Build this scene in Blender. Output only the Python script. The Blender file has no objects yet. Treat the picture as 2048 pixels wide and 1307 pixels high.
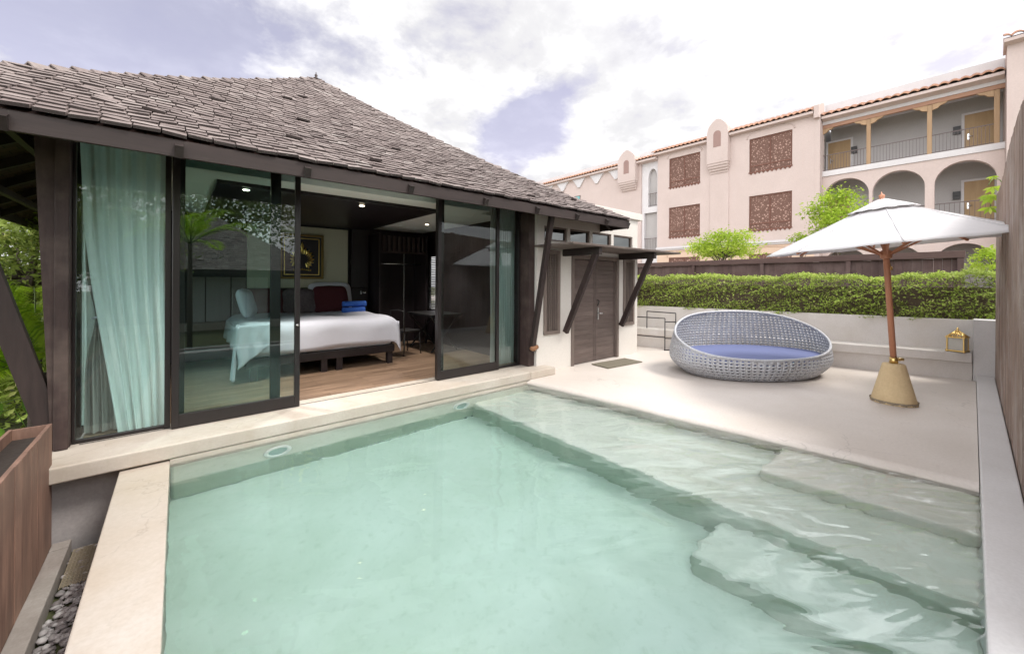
import bpy, bmesh, math, random
import numpy as np
from mathutils import Vector, Matrix
R_ = math.radians
PI = math.pi
random.seed(7)
S = bpy.context.scene
COL = S.collection

# ------------------------------------------------------------------ helpers
def setp(o, label=None, cat=None, group=None, kind=None):
    if label: o['label'] = label
    if cat: o['category'] = cat
    if group: o['group'] = group
    if kind: o['kind'] = kind
    return o

def thing(name, label, cat, loc=(0, 0, 0), rot=(0, 0, 0), group=None):
    o = bpy.data.objects.new(name, None)
    o.empty_display_size = .1
    COL.objects.link(o)
    o.location = loc
    o.rotation_euler = rot
    return setp(o, label, cat, group)

def wloc(o):
    v = Vector((0, 0, 0))
    while o is not None:
        v += o.location
        o = o.parent
    return v

class MB:
    def __init__(s):
        s.v = []; s.f = []; s.sm = []
    def add(s, vs, fs, smooth=False):
        b = len(s.v)
        s.v += [tuple(p) for p in vs]
        s.f += [tuple(i + b for i in f) for f in fs]
        s.sm += [smooth] * len(fs)
        return s
    def box(s, x0, x1, y0, y1, z0, z1):
        vs = [(x0,y0,z0),(x1,y0,z0),(x1,y1,z0),(x0,y1,z0),(x0,y0,z1),(x1,y0,z1),(x1,y1,z1),(x0,y1,z1)]
        return s.add(vs, [(0,3,2,1),(4,5,6,7),(0,1,5,4),(1,2,6,5),(2,3,7,6),(3,0,4,7)])
    def hexa(s, lo, hi):
        """lo, hi: four corners each, same winding (counter-clockwise from above)"""
        return s.add(list(lo) + list(hi), [(0,3,2,1),(4,5,6,7),(0,1,5,4),(1,2,6,5),(2,3,7,6),(3,0,4,7)])
    def bar(s, a, b, w, h, up=(0, 0, 1), w2=None, h2=None):
        a = Vector(a); b = Vector(b); d = (b - a).normalized(); up = Vector(up)
        x = d.cross(up)
        if x.length < 1e-4: x = d.cross(Vector((1, 0, 0)))
        x.normalize(); y = x.cross(d).normalized()
        w2 = w if w2 is None else w2; h2 = h if h2 is None else h2
        lo = [a - x*w/2 - y*h/2, a + x*w/2 - y*h/2, a + x*w/2 + y*h/2, a - x*w/2 + y*h/2]
        hi = [b - x*w2/2 - y*h2/2, b + x*w2/2 - y*h2/2, b + x*w2/2 + y*h2/2, b - x*w2/2 + y*h2/2]
        return s.hexa(lo, hi)
    def tube(s, pts, rad, n=8, cap=True):
        pts = [Vector(p) for p in pts]
        rs = rad if isinstance(rad, (list, tuple)) else [rad] * len(pts)
        vs = []; fs = []
        prev = None
        for i, p in enumerate(pts):
            d = (pts[min(i+1, len(pts)-1)] - pts[max(i-1, 0)]).normalized()
            if prev is None:
                x = d.cross(Vector((0, 0, 1)))
                if x.length < 1e-3: x = Vector((1, 0, 0))
            else:
                x = prev - d * prev.dot(d)
            x.normalize(); prev = x; y = d.cross(x)
            for k in range(n):
                a = 2*PI*k/n
                vs.append(p + (x*math.cos(a) + y*math.sin(a)) * rs[i])
        for i in range(len(pts)-1):
            for k in range(n):
                k2 = (k+1) % n
                fs.append((i*n+k, i*n+k2, (i+1)*n+k2, (i+1)*n+k))
        if cap:
            fs.append(tuple(range(n-1, -1, -1)))
            fs.append(tuple(range((len(pts)-1)*n, len(pts)*n)))
        return s.add(vs, fs, True)
    def lathe(s, prof, c=(0, 0, 0), n=24, smooth=True):
        vs = []; fs = []
        for (r, z) in prof:
            for k in range(n):
                a = 2*PI*k/n
                vs.append((c[0]+r*math.cos(a), c[1]+r*math.sin(a), c[2]+z))
        for i in range(len(prof)-1):
            for k in range(n):
                k2 = (k+1) % n
                fs.append((i*n+k, i*n+k2, (i+1)*n+k2, (i+1)*n+k))
        fs.append(tuple(range(n-1, -1, -1))); fs.append(tuple(range((len(prof)-1)*n, len(prof)*n)))
        return s.add(vs, fs, smooth)
    def prism(s, poly, axis, a0, a1):
        """poly: 2D points; axis 'x','y','z' extrude from a0 to a1"""
        def P(u, v, w):
            return {'x': (w, u, v), 'y': (u, w, v), 'z': (u, v, w)}[axis]
        n = len(poly)
        vs = [P(u, v, a0) for u, v in poly] + [P(u, v, a1) for u, v in poly]
        fs = [tuple(range(n-1, -1, -1)), tuple(range(n, 2*n))]
        for i in range(n):
            j = (i+1) % n
            fs.append((i, j, n+j, n+i))
        return s.add(vs, fs)
    def grid(s, fn, nu, nv, smooth=True, wrapu=False):
        vs = [fn(i/nu, j/nv) for j in range(nv+1) for i in range(nu + (0 if wrapu else 1))]
        m = nu if wrapu else nu + 1
        fs = []
        for j in range(nv):
            for i in range(nu):
                i2 = (i+1) % m
                fs.append((j*m+i, j*m+i2, (j+1)*m+i2, (j+1)*m+i))
        return s.add(vs, fs, smooth)
    def build(s, name, mat, parent=None, local=False, bevel=0, solid=0, fix=True, seg=2, origin=None):
        me = bpy.data.meshes.new(name)
        vs = s.v
        if parent is not None and not local:
            o0 = wloc(parent); vs = [(x-o0.x, y-o0.y, z-o0.z) for x, y, z in vs]
            loc = None
        elif parent is None and not local:
            A = np.array(vs)
            if origin is None:
                origin = ((A[:,0].min()+A[:,0].max())/2, (A[:,1].min()+A[:,1].max())/2, A[:,2].min())
            vs = (A - np.array(origin)).tolist(); loc = origin
        else: loc = None
        me.from_pydata(vs, [], s.f)
        me.polygons.foreach_set('use_smooth', s.sm)
        me.update()
        if fix:
            bm = bmesh.new(); bm.from_mesh(me)
            bmesh.ops.recalc_face_normals(bm, faces=bm.faces)
            bm.to_mesh(me); bm.free()
        o = bpy.data.objects.new(name, me)
        COL.objects.link(o)
        if mat: me.materials.append(mat)
        if parent is not None: o.parent = parent
        if loc is not None: o.location = loc
        if bevel:
            m = o.modifiers.new('b', 'BEVEL'); m.width = bevel; m.segments = seg; m.limit_method = 'ANGLE'; m.angle_limit = R_(40)
        if solid:
            m = o.modifiers.new('s', 'SOLIDIFY'); m.thickness = solid; m.offset = 0
        return o

def single(mb, name, label, cat, mat, group=None, **k):
    return setp(mb.build(name, mat, **k), label, cat, group)
def struct(mb, name, mat, **k):
    return setp(mb.build(name, mat, **k), kind='structure')
def copy_tree(o, parent=None):
    c = o.copy(); COL.objects.link(c); c.parent = parent
    for ch in list(o.children): copy_tree(ch, c)
    return c

# ------------------------------------------------------------------ materials
def newmat(name):
    m = bpy.data.materials.new(name); m.use_nodes = True
    nt = m.node_tree; nt.nodes.clear()
    out = nt.nodes.new('ShaderNodeOutputMaterial')
    return m, nt, out
def N(nt, t, **k):
    n = nt.nodes.new(t)
    for a, b in k.items():
        if a in n.inputs.keys(): n.inputs[a].default_value = b
        else: setattr(n, a, b)
    return n
def c4(c): return (c[0], c[1], c[2], 1)
def mixc(nt, fac, a, b, blend='MIX'):
    n = nt.nodes.new('ShaderNodeMix'); n.data_type = 'RGBA'; n.blend_type = blend
    for i, s in ((0, fac), (6, a), (7, b)):
        if isinstance(s, (int, float)): n.inputs[i].default_value = s
        elif isinstance(s, tuple): n.inputs[i].default_value = c4(s)
        else: nt.links.new(s, n.inputs[i])
    return n.outputs[2]
def ramp(nt, sock, stops):
    r = nt.nodes.new('ShaderNodeValToRGB')
    e = r.color_ramp.elements
    while len(e) < len(stops): e.new(.5)
    for el, (p, c) in zip(e, stops):
        el.position = p; el.color = c4(c) if isinstance(c, tuple) else (c, c, c, 1)
    nt.links.new(sock, r.inputs[0])
    return r.outputs[0]
def mapn(nt, scale=(1, 1, 1), rot=(0, 0, 0), coord='Object', loc=(0, 0, 0)):
    tc = nt.nodes.new('ShaderNodeTexCoord'); mp = nt.nodes.new('ShaderNodeMapping')
    mp.inputs['Scale'].default_value = scale; mp.inputs['Rotation'].default_value = rot; mp.inputs['Location'].default_value = loc
    nt.links.new(tc.outputs[coord], mp.inputs[0])
    return mp.outputs[0]
def noise(nt, vec, scale, detail=5, rough=.55, dist=0):
    n = N(nt, 'ShaderNodeTexNoise', Scale=scale, Detail=detail, Roughness=rough, Distortion=dist)
    nt.links.new(vec, n.inputs['Vector'])
    return n.outputs[0]
def math_(nt, op, a, b=None, c=None):
    n = nt.nodes.new('ShaderNodeMath'); n.operation = op
    for i, s in enumerate((a, b, c)):
        if s is None: continue
        if isinstance(s, (int, float)): n.inputs[i].default_value = s
        else: nt.links.new(s, n.inputs[i])
    return n.outputs[0]
def bump(nt, h, strength, dist=.01, normal=None):
    b = N(nt, 'ShaderNodeBump', Strength=strength, Distance=dist)
    nt.links.new(h, b.inputs['Height'])
    if normal is not None: nt.links.new(normal, b.inputs['Normal'])
    return b.outputs[0]
def pbsdf(nt, out, col=None, rough=.6, nrm=None, metallic=0, spec=.5, **k):
    p = nt.nodes.new('ShaderNodeBsdfPrincipled')
    if isinstance(col, tuple): p.inputs['Base Color'].default_value = c4(col)
    elif col is not None: nt.links.new(col, p.inputs['Base Color'])
    if isinstance(rough, (int, float)): p.inputs['Roughness'].default_value = rough
    else: nt.links.new(rough, p.inputs['Roughness'])
    p.inputs['Metallic'].default_value = metallic
    p.inputs['Specular IOR Level'].default_value = spec
    for a, b in k.items(): p.inputs[a].default_value = b
    if nrm is not None: nt.links.new(nrm, p.inputs['Normal'])
    nt.links.new(p.outputs[0], out.inputs[0])
    return p

def stucco(name, c, c2=None, scale=2.0, rough=.8, bs=.3, stain=.5, fine=60, streak=None, streak_amt=0, spec=.3, cracks=0):
    """plaster: large blotches between c and c2, fine grain bump"""
    m, nt, out = newmat(name)
    v = mapn(nt)
    c2 = c2 or tuple(x*.82 for x in c)
    a = noise(nt, v, scale, 6, .6, .3)
    f = ramp(nt, a, [(.5-.25*(1-stain)-.05, 0.0), (.78, 1.0)])
    col = mixc(nt, f, c, c2)
    g = noise(nt, v, fine, 4, .6)
    col = mixc(nt, ramp(nt, g, [(.35, 0.0), (.75, .35)]), col, tuple(x*.8 for x in c2))
    if streak:
        sv = mapn(nt, (1.6, 1.6, .12))
        sn = noise(nt, sv, 3.0, 5, .6)
        col = mixc(nt, math_(nt, 'MULTIPLY', ramp(nt, sn, [(.52, 0.0), (.72, 1.0)]), streak_amt), col, streak)
    if cracks:      # hairline cracks and scuffs in the cement
        wv = nt.nodes.new('ShaderNodeVectorMath'); wv.operation = 'ADD'; nt.links.new(v, wv.inputs[0])
        wn = N(nt, 'ShaderNodeTexNoise', Scale=3.0, Detail=4.0); nt.links.new(v, wn.inputs['Vector'])
        ws = nt.nodes.new('ShaderNodeVectorMath'); ws.operation = 'SCALE'; nt.links.new(wn.outputs['Color'], ws.inputs[0]); ws.inputs[3].default_value = .5
        nt.links.new(ws.outputs[0], wv.inputs[1])
        vo = N(nt, 'ShaderNodeTexVoronoi', Scale=.9); vo.feature = 'DISTANCE_TO_EDGE'; nt.links.new(wv.outputs[0], vo.inputs['Vector'])
        line = ramp(nt, vo.outputs[0], [(0, 1.0), (.006, 0.0)])
        mk = ramp(nt, noise(nt, v, .8, 3), [(.47, 0.0), (.62, 1.0)])
        col = mixc(nt, math_(nt, 'MULTIPLY', math_(nt, 'MULTIPLY', line, mk), cracks), col, tuple(x*.35 for x in c2))
        sp = noise(nt, mapn(nt, (.5, 2.2, 1), (0, 0, .5)), 5, 6, .7)
        col = mixc(nt, ramp(nt, sp, [(.58, 0.0), (.75, .35*min(1, cracks*1.5))]), col, tuple(x*.72 for x in c2))
        dk = ramp(nt, noise(nt, v, .5, 4, .6), [(.40, 0.0), (.65, .5*min(1, cracks*1.5))])
        col = mixc(nt, dk, col, tuple(x*.93 for x in c2))
    n1 = noise(nt, v, fine*.5, 6, .65)
    n2 = noise(nt, v, scale*2.2, 3, .5)
    h = math_(nt, 'ADD', math_(nt, 'MULTIPLY', n1, .3), n2)
    pbsdf(nt, out, col, rough, bump(nt, h, bs, .02), spec=spec)
    return m

def wood(name, c, c2, axis='z', scale=6, rough=.6, plank=None, bs=.4, grey=None, spec=.4):
    """c, c2 dark/light grain stretched along axis"""
    m, nt, out = newmat(name)
    k = {'x': (.12, 1, 1), 'y': (1, .12, 1), 'z': (1, 1, .12)}[axis]
    v = mapn(nt, k)
    a = noise(nt, v, scale, 7, .65, .6)
    b = noise(nt, v, scale*6, 4, .6)
    h = math_(nt, 'ADD', math_(nt, 'MULTIPLY', b, .5), a)
    col = mixc(nt, ramp(nt, math_(nt, 'MULTIPLY', h, .66), [(.3, 0.0), (.7, 1.0)]), c, c2)
    g = N(nt, 'ShaderNodeNewGeometry')
    col = mixc(nt, 1.0, col, ramp(nt, g.outputs['Random Per Island'], [(0, .72), (1, 1.0)]), 'MULTIPLY')
    if grey:
        w = noise(nt, mapn(nt), 1.7, 5, .6)
        col = mixc(nt, ramp(nt, w, [(.45, 0.0), (.7, .8)]), col, grey)
    pbsdf(nt, out, col, rough, bump(nt, h, bs, .006), spec=spec)
    return m

def plain(name, c, rough=.5, metallic=0, spec=.5, var=.12, scale=20, bs=.0):
    m, nt, out = newmat(name)
    a = noise(nt, mapn(nt), scale, 4, .6)
    col = mixc(nt, a, tuple(x*(1-var) for x in c), tuple(min(1, x*(1+var)) for x in c))
    pbsdf(nt, out, col, rough, bump(nt, a, bs, .004) if bs else None, metallic, spec)
    return m

def leafmat(name, c1, c2, c3=None, trans=.35, rough=.55):
    m, nt, out = newmat(name)
    g = N(nt, 'ShaderNodeNewGeometry')
    st = [(0, c1), (.6, c2)] + ([(.88, c2), (1, c3)] if c3 else [(1, c2)])
    col = ramp(nt, g.outputs['Random Per Island'], st)
    w = noise(nt, mapn(nt), 1.5, 3)
    col = mixc(nt, 1.0, col, ramp(nt, w, [(.3, .75), (.7, 1.15)]), 'MULTIPLY')
    p = nt.nodes.new('ShaderNodeBsdfPrincipled'); nt.links.new(col, p.inputs['Base Color']); p.inputs['Roughness'].default_value = rough
    p.inputs['Specular IOR Level'].default_value = .3
    t = nt.nodes.new('ShaderNodeBsdfTranslucent'); nt.links.new(col, t.inputs[0])
    mx = nt.nodes.new('ShaderNodeMixShader'); mx.inputs[0].default_value = trans
    nt.links.new(p.outputs[0], mx.inputs[1]); nt.links.new(t.outputs[0], mx.inputs[2])
    nt.links.new(mx.outputs[0], out.inputs[0])
    return m

def glassmat(name, tint=(.77, .94, .925), ior=1.58, add=.02):
    m, nt, out = newmat(name)
    fr = N(nt, 'ShaderNodeFresnel', IOR=ior)
    tr = nt.nodes.new('ShaderNodeBsdfTransparent'); tr.inputs[0].default_value = c4(tint)
    gl = nt.nodes.new('ShaderNodeBsdfGlossy'); gl.inputs['Roughness'].default_value = .0
    gl.inputs[0].default_value = (.95, 1, .99, 1)
    mx = nt.nodes.new('ShaderNodeMixShader')
    nt.links.new(math_(nt, 'ADD', fr.outputs[0], add), mx.inputs[0])
    nt.links.new(tr.outputs[0], mx.inputs[1]); nt.links.new(gl.outputs[0], mx.inputs[2])
    nt.links.new(mx.outputs[0], out.inputs[0])
    return m

M = {}
M['deck'] = stucco('deck_cement', (.67, .615, .575), (.56, .50, .45), .9, .55, .12, .5, 40, spec=.35, cracks=.4)
M['kerb'] = stucco('kerb_cement', (.57, .52, .465), (.45, .385, .32), 2.5, .7, .2, .6, 45, (.35, .27, .19), .3, cracks=.7)
M['strip'] = stucco('strip_cement', (.51, .465, .425), (.43, .36, .29), 1.6, .6, .15, .6, 45, cracks=.25)
M['pool'] = None
M['wallwhite'] = stucco('wall_white', (.66, .645, .645), (.57, .55, .545), 1.4, .75, .15, .4, 50, (.45, .41, .38), .12)
M['annexwhite'] = stucco('annex_plaster', (.72, .69, .65), (.66, .62, .57), 1.0, .75, .12, .4, 50, (.5, .45, .4), .1)
M['bench'] = stucco('bench_plaster', (.70, .67, .65), (.60, .55, .50), 1.8, .7, .15, .5, 50)
M['foundation'] = stucco('foundation_plaster', (.44, .41, .41), (.28, .26, .26), 2.2, .8, .2, .6, 40)
M['curb'] = stucco('curb_cement', (.34, .31, .29), (.22, .19, .17), 5, .85, .4, .5, 60)
M['pink'] = stucco('pink_stucco', (.60, .50, .465), (.53, .44, .405), .6, .9, .35, .5, 14, (.55, .43, .39), .25)
M['peach'] = stucco('peach_stucco', (.68, .52, .40), (.62, .46, .35), .6, .9, .35, .5, 14)
M['hgrey'] = stucco('hotel_grey_plaster', (.46, .44, .43), (.40, .38, .37), .7, .9, .2, .4, 20)
M['hwhite'] = stucco('hotel_white_trim', (.68, .66, .66), (.58, .56, .57), .9, .8, .2, .4, 20)
M['terra'] = stucco('terracotta_tile', (.52, .30, .20), (.36, .20, .15), 3.0, .8, .3, .6, 25)
M['darkwood'] = wood('dark_stained_wood', (.022, .014, .013), (.065, .042, .038), 'z', 5, .55)
M['darkwoodx'] = wood('dark_stained_wood_long', (.026, .017, .016), (.06, .04, .036), 'x', 5, .55)
M['darkwoody'] = wood('dark_stained_wood_deep', (.02, .014, .013), (.05, .036, .033), 'y', 5, .6)
M['postwood'] = wood('weathered_post_wood', (.026, .015, .014), (.075, .045, .04), 'z', 7, .6, grey=(.13, .095, .08), bs=.8)
M['panelwood'] = wood('interior_dark_panel', (.016, .011, .013), (.03, .022, .024), 'z', 4, .35)
M['floorwood'] = None
M['fencewood'] = wood('fence_wood', (.15, .10, .08), (.44, .32, .26), 'z', 9, .75, grey=(.42, .36, .33), bs=.8)
M['backfence'] = wood('back_fence_wood', (.075, .045, .042), (.15, .095, .085), 'z', 6, .75, grey=(.17, .12, .11))
M['backcap'] = wood('back_fence_cap', (.10, .06, .055), (.18, .115, .10), 'y', 6, .75)
M['rust'] = wood('rusty_planter_wood', (.11, .058, .042), (.38, .23, .17), 'z', 7, .65, grey=(.14, .085, .065), bs=.6)
M['doorwood'] = wood('entrance_door_wood', (.10, .073, .064), (.20, .155, .138), 'x', 6, .6)
M['latticewood'] = wood('lattice_wood', (.15, .115, .10), (.25, .20, .175), 'z', 6, .6)
M['tan'] = wood('tan_door_wood', (.40, .26, .13), (.52, .36, .20), 'z', 3, .6)
M['tancol'] = wood('tan_column_wood', (.36, .22, .12), (.55, .38, .23), 'z', 3, .65)
M['mash'] = None
M['teak'] = wood('red_teak', (.52, .22, .12), (.66, .31, .19), 'z', 8, .45)
M['frame'] = plain('dark_bronze_frame', (.018, .014, .014), .35, 0, .5)
M['black'] = plain('black_metal', (.02, .018, .018), .45)
M['steel'] = plain('steel', (.6, .6, .6), .25, 1)
M['brass'] = plain('brass', (.75, .52, .2), .3, 1)
M['gold'] = plain('gold_leaf', (.85, .62, .2), .35, 1, var=.25, scale=60, bs=.5)
M['canvas'] = plain('off_white_canvas', (.78, .775, .79), .85, var=.03, scale=6, bs=.2)
M['linen'] = plain('white_linen', (.58, .58, .65), .9, var=.04, scale=9, bs=.2)
M['maroon'] = plain('maroon_velvet', (.075, .012, .018), .9)
M['greypillow'] = plain('grey_pattern', (.12, .10, .11), .9, var=.6, scale=28)
M['towel'] = plain('blue_towel', (.045, .14, .55), .95, var=.25, scale=50, bs=.6)
M['navy'] = plain('blue_cushion', (.125, .15, .30), .85, var=.05, scale=60, bs=.15)
M['cream'] = plain('cream_panel', (.50, .47, .36), .7, var=.04)
M['ceiling'] = plain('ceiling_paint', (.82, .84, .80), .8, var=.02)
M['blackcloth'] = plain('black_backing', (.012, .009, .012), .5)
M['goldframe'] = plain('antique_gold_frame', (.22, .15, .05), .4, .6)
M['soil'] = plain('dark_soil', (.03, .022, .018), .95, var=.5, scale=30, bs=1)
M['glass'] = glassmat('green_glass')
M['glassdark'] = glassmat('clerestory_glass', (.25, .27, .27), 2.2, .06)
M['bark'] = wood('bark', (.06, .045, .035), (.14, .11, .09), 'z', 8, .9, bs=1)
M['stem'] = plain('green_stem', (.14, .2, .05), .6)
M['leafhedge'] = leafmat('hedge_leaf', (.20, .28, .05), (.46, .58, .12), (.64, .64, .24))
M['leafdark'] = leafmat('tree_leaf', (.12, .17, .035), (.28, .36, .07), (.45, .48, .13))
M['leaflime'] = leafmat('lime_leaf', (.24, .38, .03), (.42, .56, .06), (.58, .66, .14), .45)
M['leafpalm'] = leafmat('palm_leaf', (.22, .40, .02), (.50, .72, .05), (.66, .78, .14), .45, .4)
M['twig'] = plain('dry_twig', (.11, .08, .055), .9, var=.4)
M['garden'] = stucco('garden_soil', (.10, .11, .05), (.06, .06, .03), 1.3, .95, .8, .5, 20)
M['mat'] = plain('doormat_fibre', (.17, .15, .11), .95, var=.4, scale=80, bs=1)
M['teal'] = plain('teal_window', (.15, .42, .42), .15, 0, .8)

def mk_floorwood():
    m, nt, out = newmat('oak_floor_planks')
    v = mapn(nt)
    br = N(nt, 'ShaderNodeTexBrick', Scale=1.0)
    br.inputs['Mortar Size'].default_value = .002; br.inputs['Brick Width'].default_value = 1.2; br.inputs['Row Height'].default_value = .11
    br.inputs['Color1'].default_value = (.38, .25, .17, 1); br.inputs['Color2'].default_value = (.28, .18, .12, 1); br.inputs['Mortar'].default_value = (.05, .03, .02, 1)
    nt.links.new(v, br.inputs['Vector'])
    a = noise(nt, mapn(nt, (.15, 1, 1)), 14, 6, .6, .4)
    col = mixc(nt, 1.0, br.outputs[0], ramp(nt, a, [(.3, .6), (.7, 1.15)]), 'MULTIPLY')
    pbsdf(nt, out, col, .3)
    return m
M['floorwood'] = mk_floorwood()

def mk_roof():
    m, nt, out = newmat('weathered_shingle')
    g = N(nt, 'ShaderNodeNewGeometry'); r = g.outputs['Random Per Island']
    col = ramp(nt, r, [(0, (.10, .075, .07)), (.06, (.175, .138, .13)), (.6, (.225, .182, .17)), (.95, (.28, .235, .22)), (1, (.33, .29, .27))])
    v = mapn(nt)
    a = noise(nt, v, 26, 5, .65)
    col = mixc(nt, 1.0, col, ramp(nt, a, [(.3, .72), (.72, 1.15)]), 'MULTIPLY')
    b = noise(nt, v, .8, 4, .6)
    col = mixc(nt, ramp(nt, b, [(.5, 0.0), (.8, .5)]), col, (.15, .11, .10))
    h = noise(nt, v, 45, 4, .6)
    pbsdf(nt, out, col, .72, bump(nt, h, .5, .006), spec=.35)
    return m
M['roof'] = mk_roof()
def mk_soffit():
    m, nt, out = newmat('tile_underside')
    v = mapn(nt)
    br = N(nt, 'ShaderNodeTexBrick', Scale=1.0)
    br.inputs['Mortar Size'].default_value = .006; br.inputs['Brick Width'].default_value = .17; br.inputs['Row Height'].default_value = .13
    br.inputs['Color1'].default_value = (.10, .05, .04, 1); br.inputs['Color2'].default_value = (.045, .028, .025, 1); br.inputs['Mortar'].default_value = (.012, .01, .01, 1)
    nt.links.new(v, br.inputs['Vector'])
    pbsdf(nt, out, br.outputs[0], .85)
    return m
M['soffit'] = mk_soffit()

def mk_curtain(name, c, mix=.3):
    m, nt, out = newmat(name)
    d = N(nt, 'ShaderNodeBsdfDiffuse'); d.inputs[0].default_value = c4(c)
    t = N(nt, 'ShaderNodeBsdfTranslucent'); t.inputs[0].default_value = c4(c)
    mx = nt.nodes.new('ShaderNodeMixShader'); mx.inputs[0].default_value = mix
    nt.links.new(d.outputs[0], mx.inputs[1]); nt.links.new(t.outputs[0], mx.inputs[2])
    w = noise(nt, mapn(nt), 300, 2); nt.links.new(bump(nt, w, .2, .001), d.inputs['Normal'])
    nt.links.new(mx.outputs[0], out.inputs[0])
    return m
M['sheer'] = mk_curtain('sheer_curtain', (.86, .88, .86))
M['greycurt'] = mk_curtain('grey_lining_curtain', (.42, .38, .36), .15)

def mk_mash():
    m, nt, out = newmat('carved_screen_wood')
    v = mapn(nt, (1, 1, 1), (R_(45), 0, 0))
    vo = N(nt, 'ShaderNodeTexVoronoi', Scale=8.0, Randomness=.6); vo.feature = 'DISTANCE_TO_EDGE'
    nt.links.new(v, vo.inputs['Vector'])
    col = mixc(nt, ramp(nt, vo.outputs[0], [(.13, 0.0), (.24, 1.0)]), (.15, .08, .06), (.42, .27, .22))
    pbsdf(nt, out, col, .8, bump(nt, vo.outputs[0], 1, .03))
    return m
M['mash'] = mk_mash()
M['mashframe'] = wood('screen_frame_wood', (.15, .065, .045), (.24, .11, .08), 'z', 5, .7)

def mk_pool():
    m, nt, out = newmat('pool_plaster')
    v = mapn(nt)
    a = noise(nt, v, 1.6, 6, .6, .4)
    col = mixc(nt, ramp(nt, a, [(.35, 0.0), (.75, 1.0)]), (.82, .80, .73), (.70, .70, .61))
    b = noise(nt, v, 14, 5, .65)
    col = mixc(nt, ramp(nt, b, [(.54, 0.0), (.80, .35)]), col, (.44, .46, .34))
    big = noise(nt, v, .9, 5, .65, .2)
    col = mixc(nt, ramp(nt, big, [(.48, 0.0), (.70, .22)]), col, (.50, .55, .43))
    # algae-green band: shade of the basin's low vertical faces put into the colour
    gp = N(nt, 'ShaderNodeNewGeometry'); sx = N(nt, 'ShaderNodeSeparateXYZ'); nt.links.new(gp.outputs['Position'], sx.inputs[0])
    nx = N(nt, 'ShaderNodeSeparateXYZ'); nt.links.new(gp.outputs['True Normal'], nx.inputs[0])
    vert = math_(nt, 'LESS_THAN', math_(nt, 'ABSOLUTE', nx.outputs[2]), .4)
    w = noise(nt, v, 5, 4, .6)
    zz = math_(nt, 'ADD', sx.outputs[2], math_(nt, 'MULTIPLY', w, .05))
    low = ramp(nt, math_(nt, 'ADD', math_(nt, 'MULTIPLY', zz, -1.0), 0.0), [(.46, 0.0), (.50, 1.0)])
    bandf = math_(nt, 'MULTIPLY', math_(nt, 'MULTIPLY', vert, low), .45)
    col = mixc(nt, bandf, col, (.20, .27, .17))
    pbsdf(nt, out, col, .8, bump(nt, b, .2, .01), spec=.2)
    return m
M['pool'] = mk_pool()

def mk_water():
    m, nt, out = newmat('pool_water')
    g = N(nt, 'ShaderNodeBsdfGlass', IOR=1.33, Roughness=0.0)
    v = mapn(nt, (1, 1, 1), (0, 0, R_(38)))
    mp = N(nt, 'ShaderNodeMapping'); mp.inputs['Scale'].default_value = (.7, 1.5, 1); nt.links.new(v, mp.inputs[0])
    a = noise(nt, mp.outputs[0], 2.0, 1.5, .45, .9)
    b = noise(nt, mp.outputs[0], 6, 1, .4, .6)
    tc = nt.nodes.new('ShaderNodeTexCoord'); sx = N(nt, 'ShaderNodeSeparateXYZ'); nt.links.new(tc.outputs['Object'], sx.inputs[0])
    # breeze and the inlet jet stir the end by the steps more than the sheltered end
    reg = math_(nt, 'ADD', math_(nt, 'MULTIPLY', sx.outputs[0], .30), math_(nt, 'MULTIPLY', sx.outputs[1], -.10))
    reg = ramp(nt, math_(nt, 'ADD', reg, .45), [(.25, .12), (.75, 1.0)])
    h = math_(nt, 'MULTIPLY', math_(nt, 'ADD', a, math_(nt, 'MULTIPLY', b, .14)), reg)
    bp = bump(nt, h, .6, .09)
    nt.links.new(bp, g.inputs['Normal'])
    nt.links.new(g.outputs[0], out.inputs[0])
    ab = nt.nodes.new('ShaderNodeVolumeAbsorption')
    ab.inputs[0].default_value = (.28, .81, .79, 1); ab.inputs[1].default_value = .34
    nt.links.new(ab.outputs[0], out.inputs[1])
    return m
M['water'] = mk_water()

# ------------------------------------------------------------------ ground and pool
WL = -.05                                    # water level
def deck_edge(y): return 4.25 + (4.6 - y) * (.57/4.6)
g = MB(); g.add([(-120, -120, -1.6), (160, -120, -1.6), (160, 160, -1.6), (-120, 160, -1.6)], [(0, 1, 2, 3)])
struct(g, 'ground', M['garden'])

# garden terrace the neighbouring villa and the gravel stand on
g = MB(); g.box(-14, 12, -26, -.32, -1.5, -.62); g.box(-14, -.84, -.32, 20, -1.5, -.62); g.box(-.84, -.37, -.32, 4.72, -1.5, -.62)
g.box(11.55, 13.4, -9, 34, -1.5, .2)
struct(g, 'terrace_ground', M['garden'])
g = MB(); g.box(13.45, 30, -9, 34, -1.55, .1); struct(g, 'bounce_forecourt', M['strip'])  # unseen pale paving, added to bounce light up onto the hotel

# pool basin: floor, walls, ledge along the deck, three steps
g = MB()
g.box(-.30, 5.2, -.30, 4.9, -1.2, -.85)                       # floor
g.box(-.30, -.052, -.25, 4.9, -.85, -.07)
g.box(-.052, 5.3, 4.602, 4.9, -.85, -.012)
g.box(-.052, 5.3, -.25, -.052, -.85, -.03)
g.hexa([(3.20, 4.61, -.86), (3.40, -.06, -.86), (5.2, -.06, -.86), (5.2, 4.61, -.86)], [(3.20, 4.61, -.38), (3.40, -.06, -.38), (5.2, -.06, -.38), (5.2, 4.61, -.38)])
basin = struct(g, 'pool_basin', M['pool'], bevel=.03)
def step(x0, x0b, y1, z0, z1):
    g = MB(); g.hexa([(x0, y1, z0), (x0b, -.055, z0), (5.0, -.055, z0), (5.0, y1, z0)], [(x0, y1, z1), (x0b, -.055, z1), (5.0, -.055, z1), (5.0, y1, z1)])
    return struct(g, 'pool_step', M['pool'], bevel=.05, seg=4)
step(4.0, 4.1, 1.25, -.39, -.17)
step(2.80, 2.88, 1.30, -.87, -.62)

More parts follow.
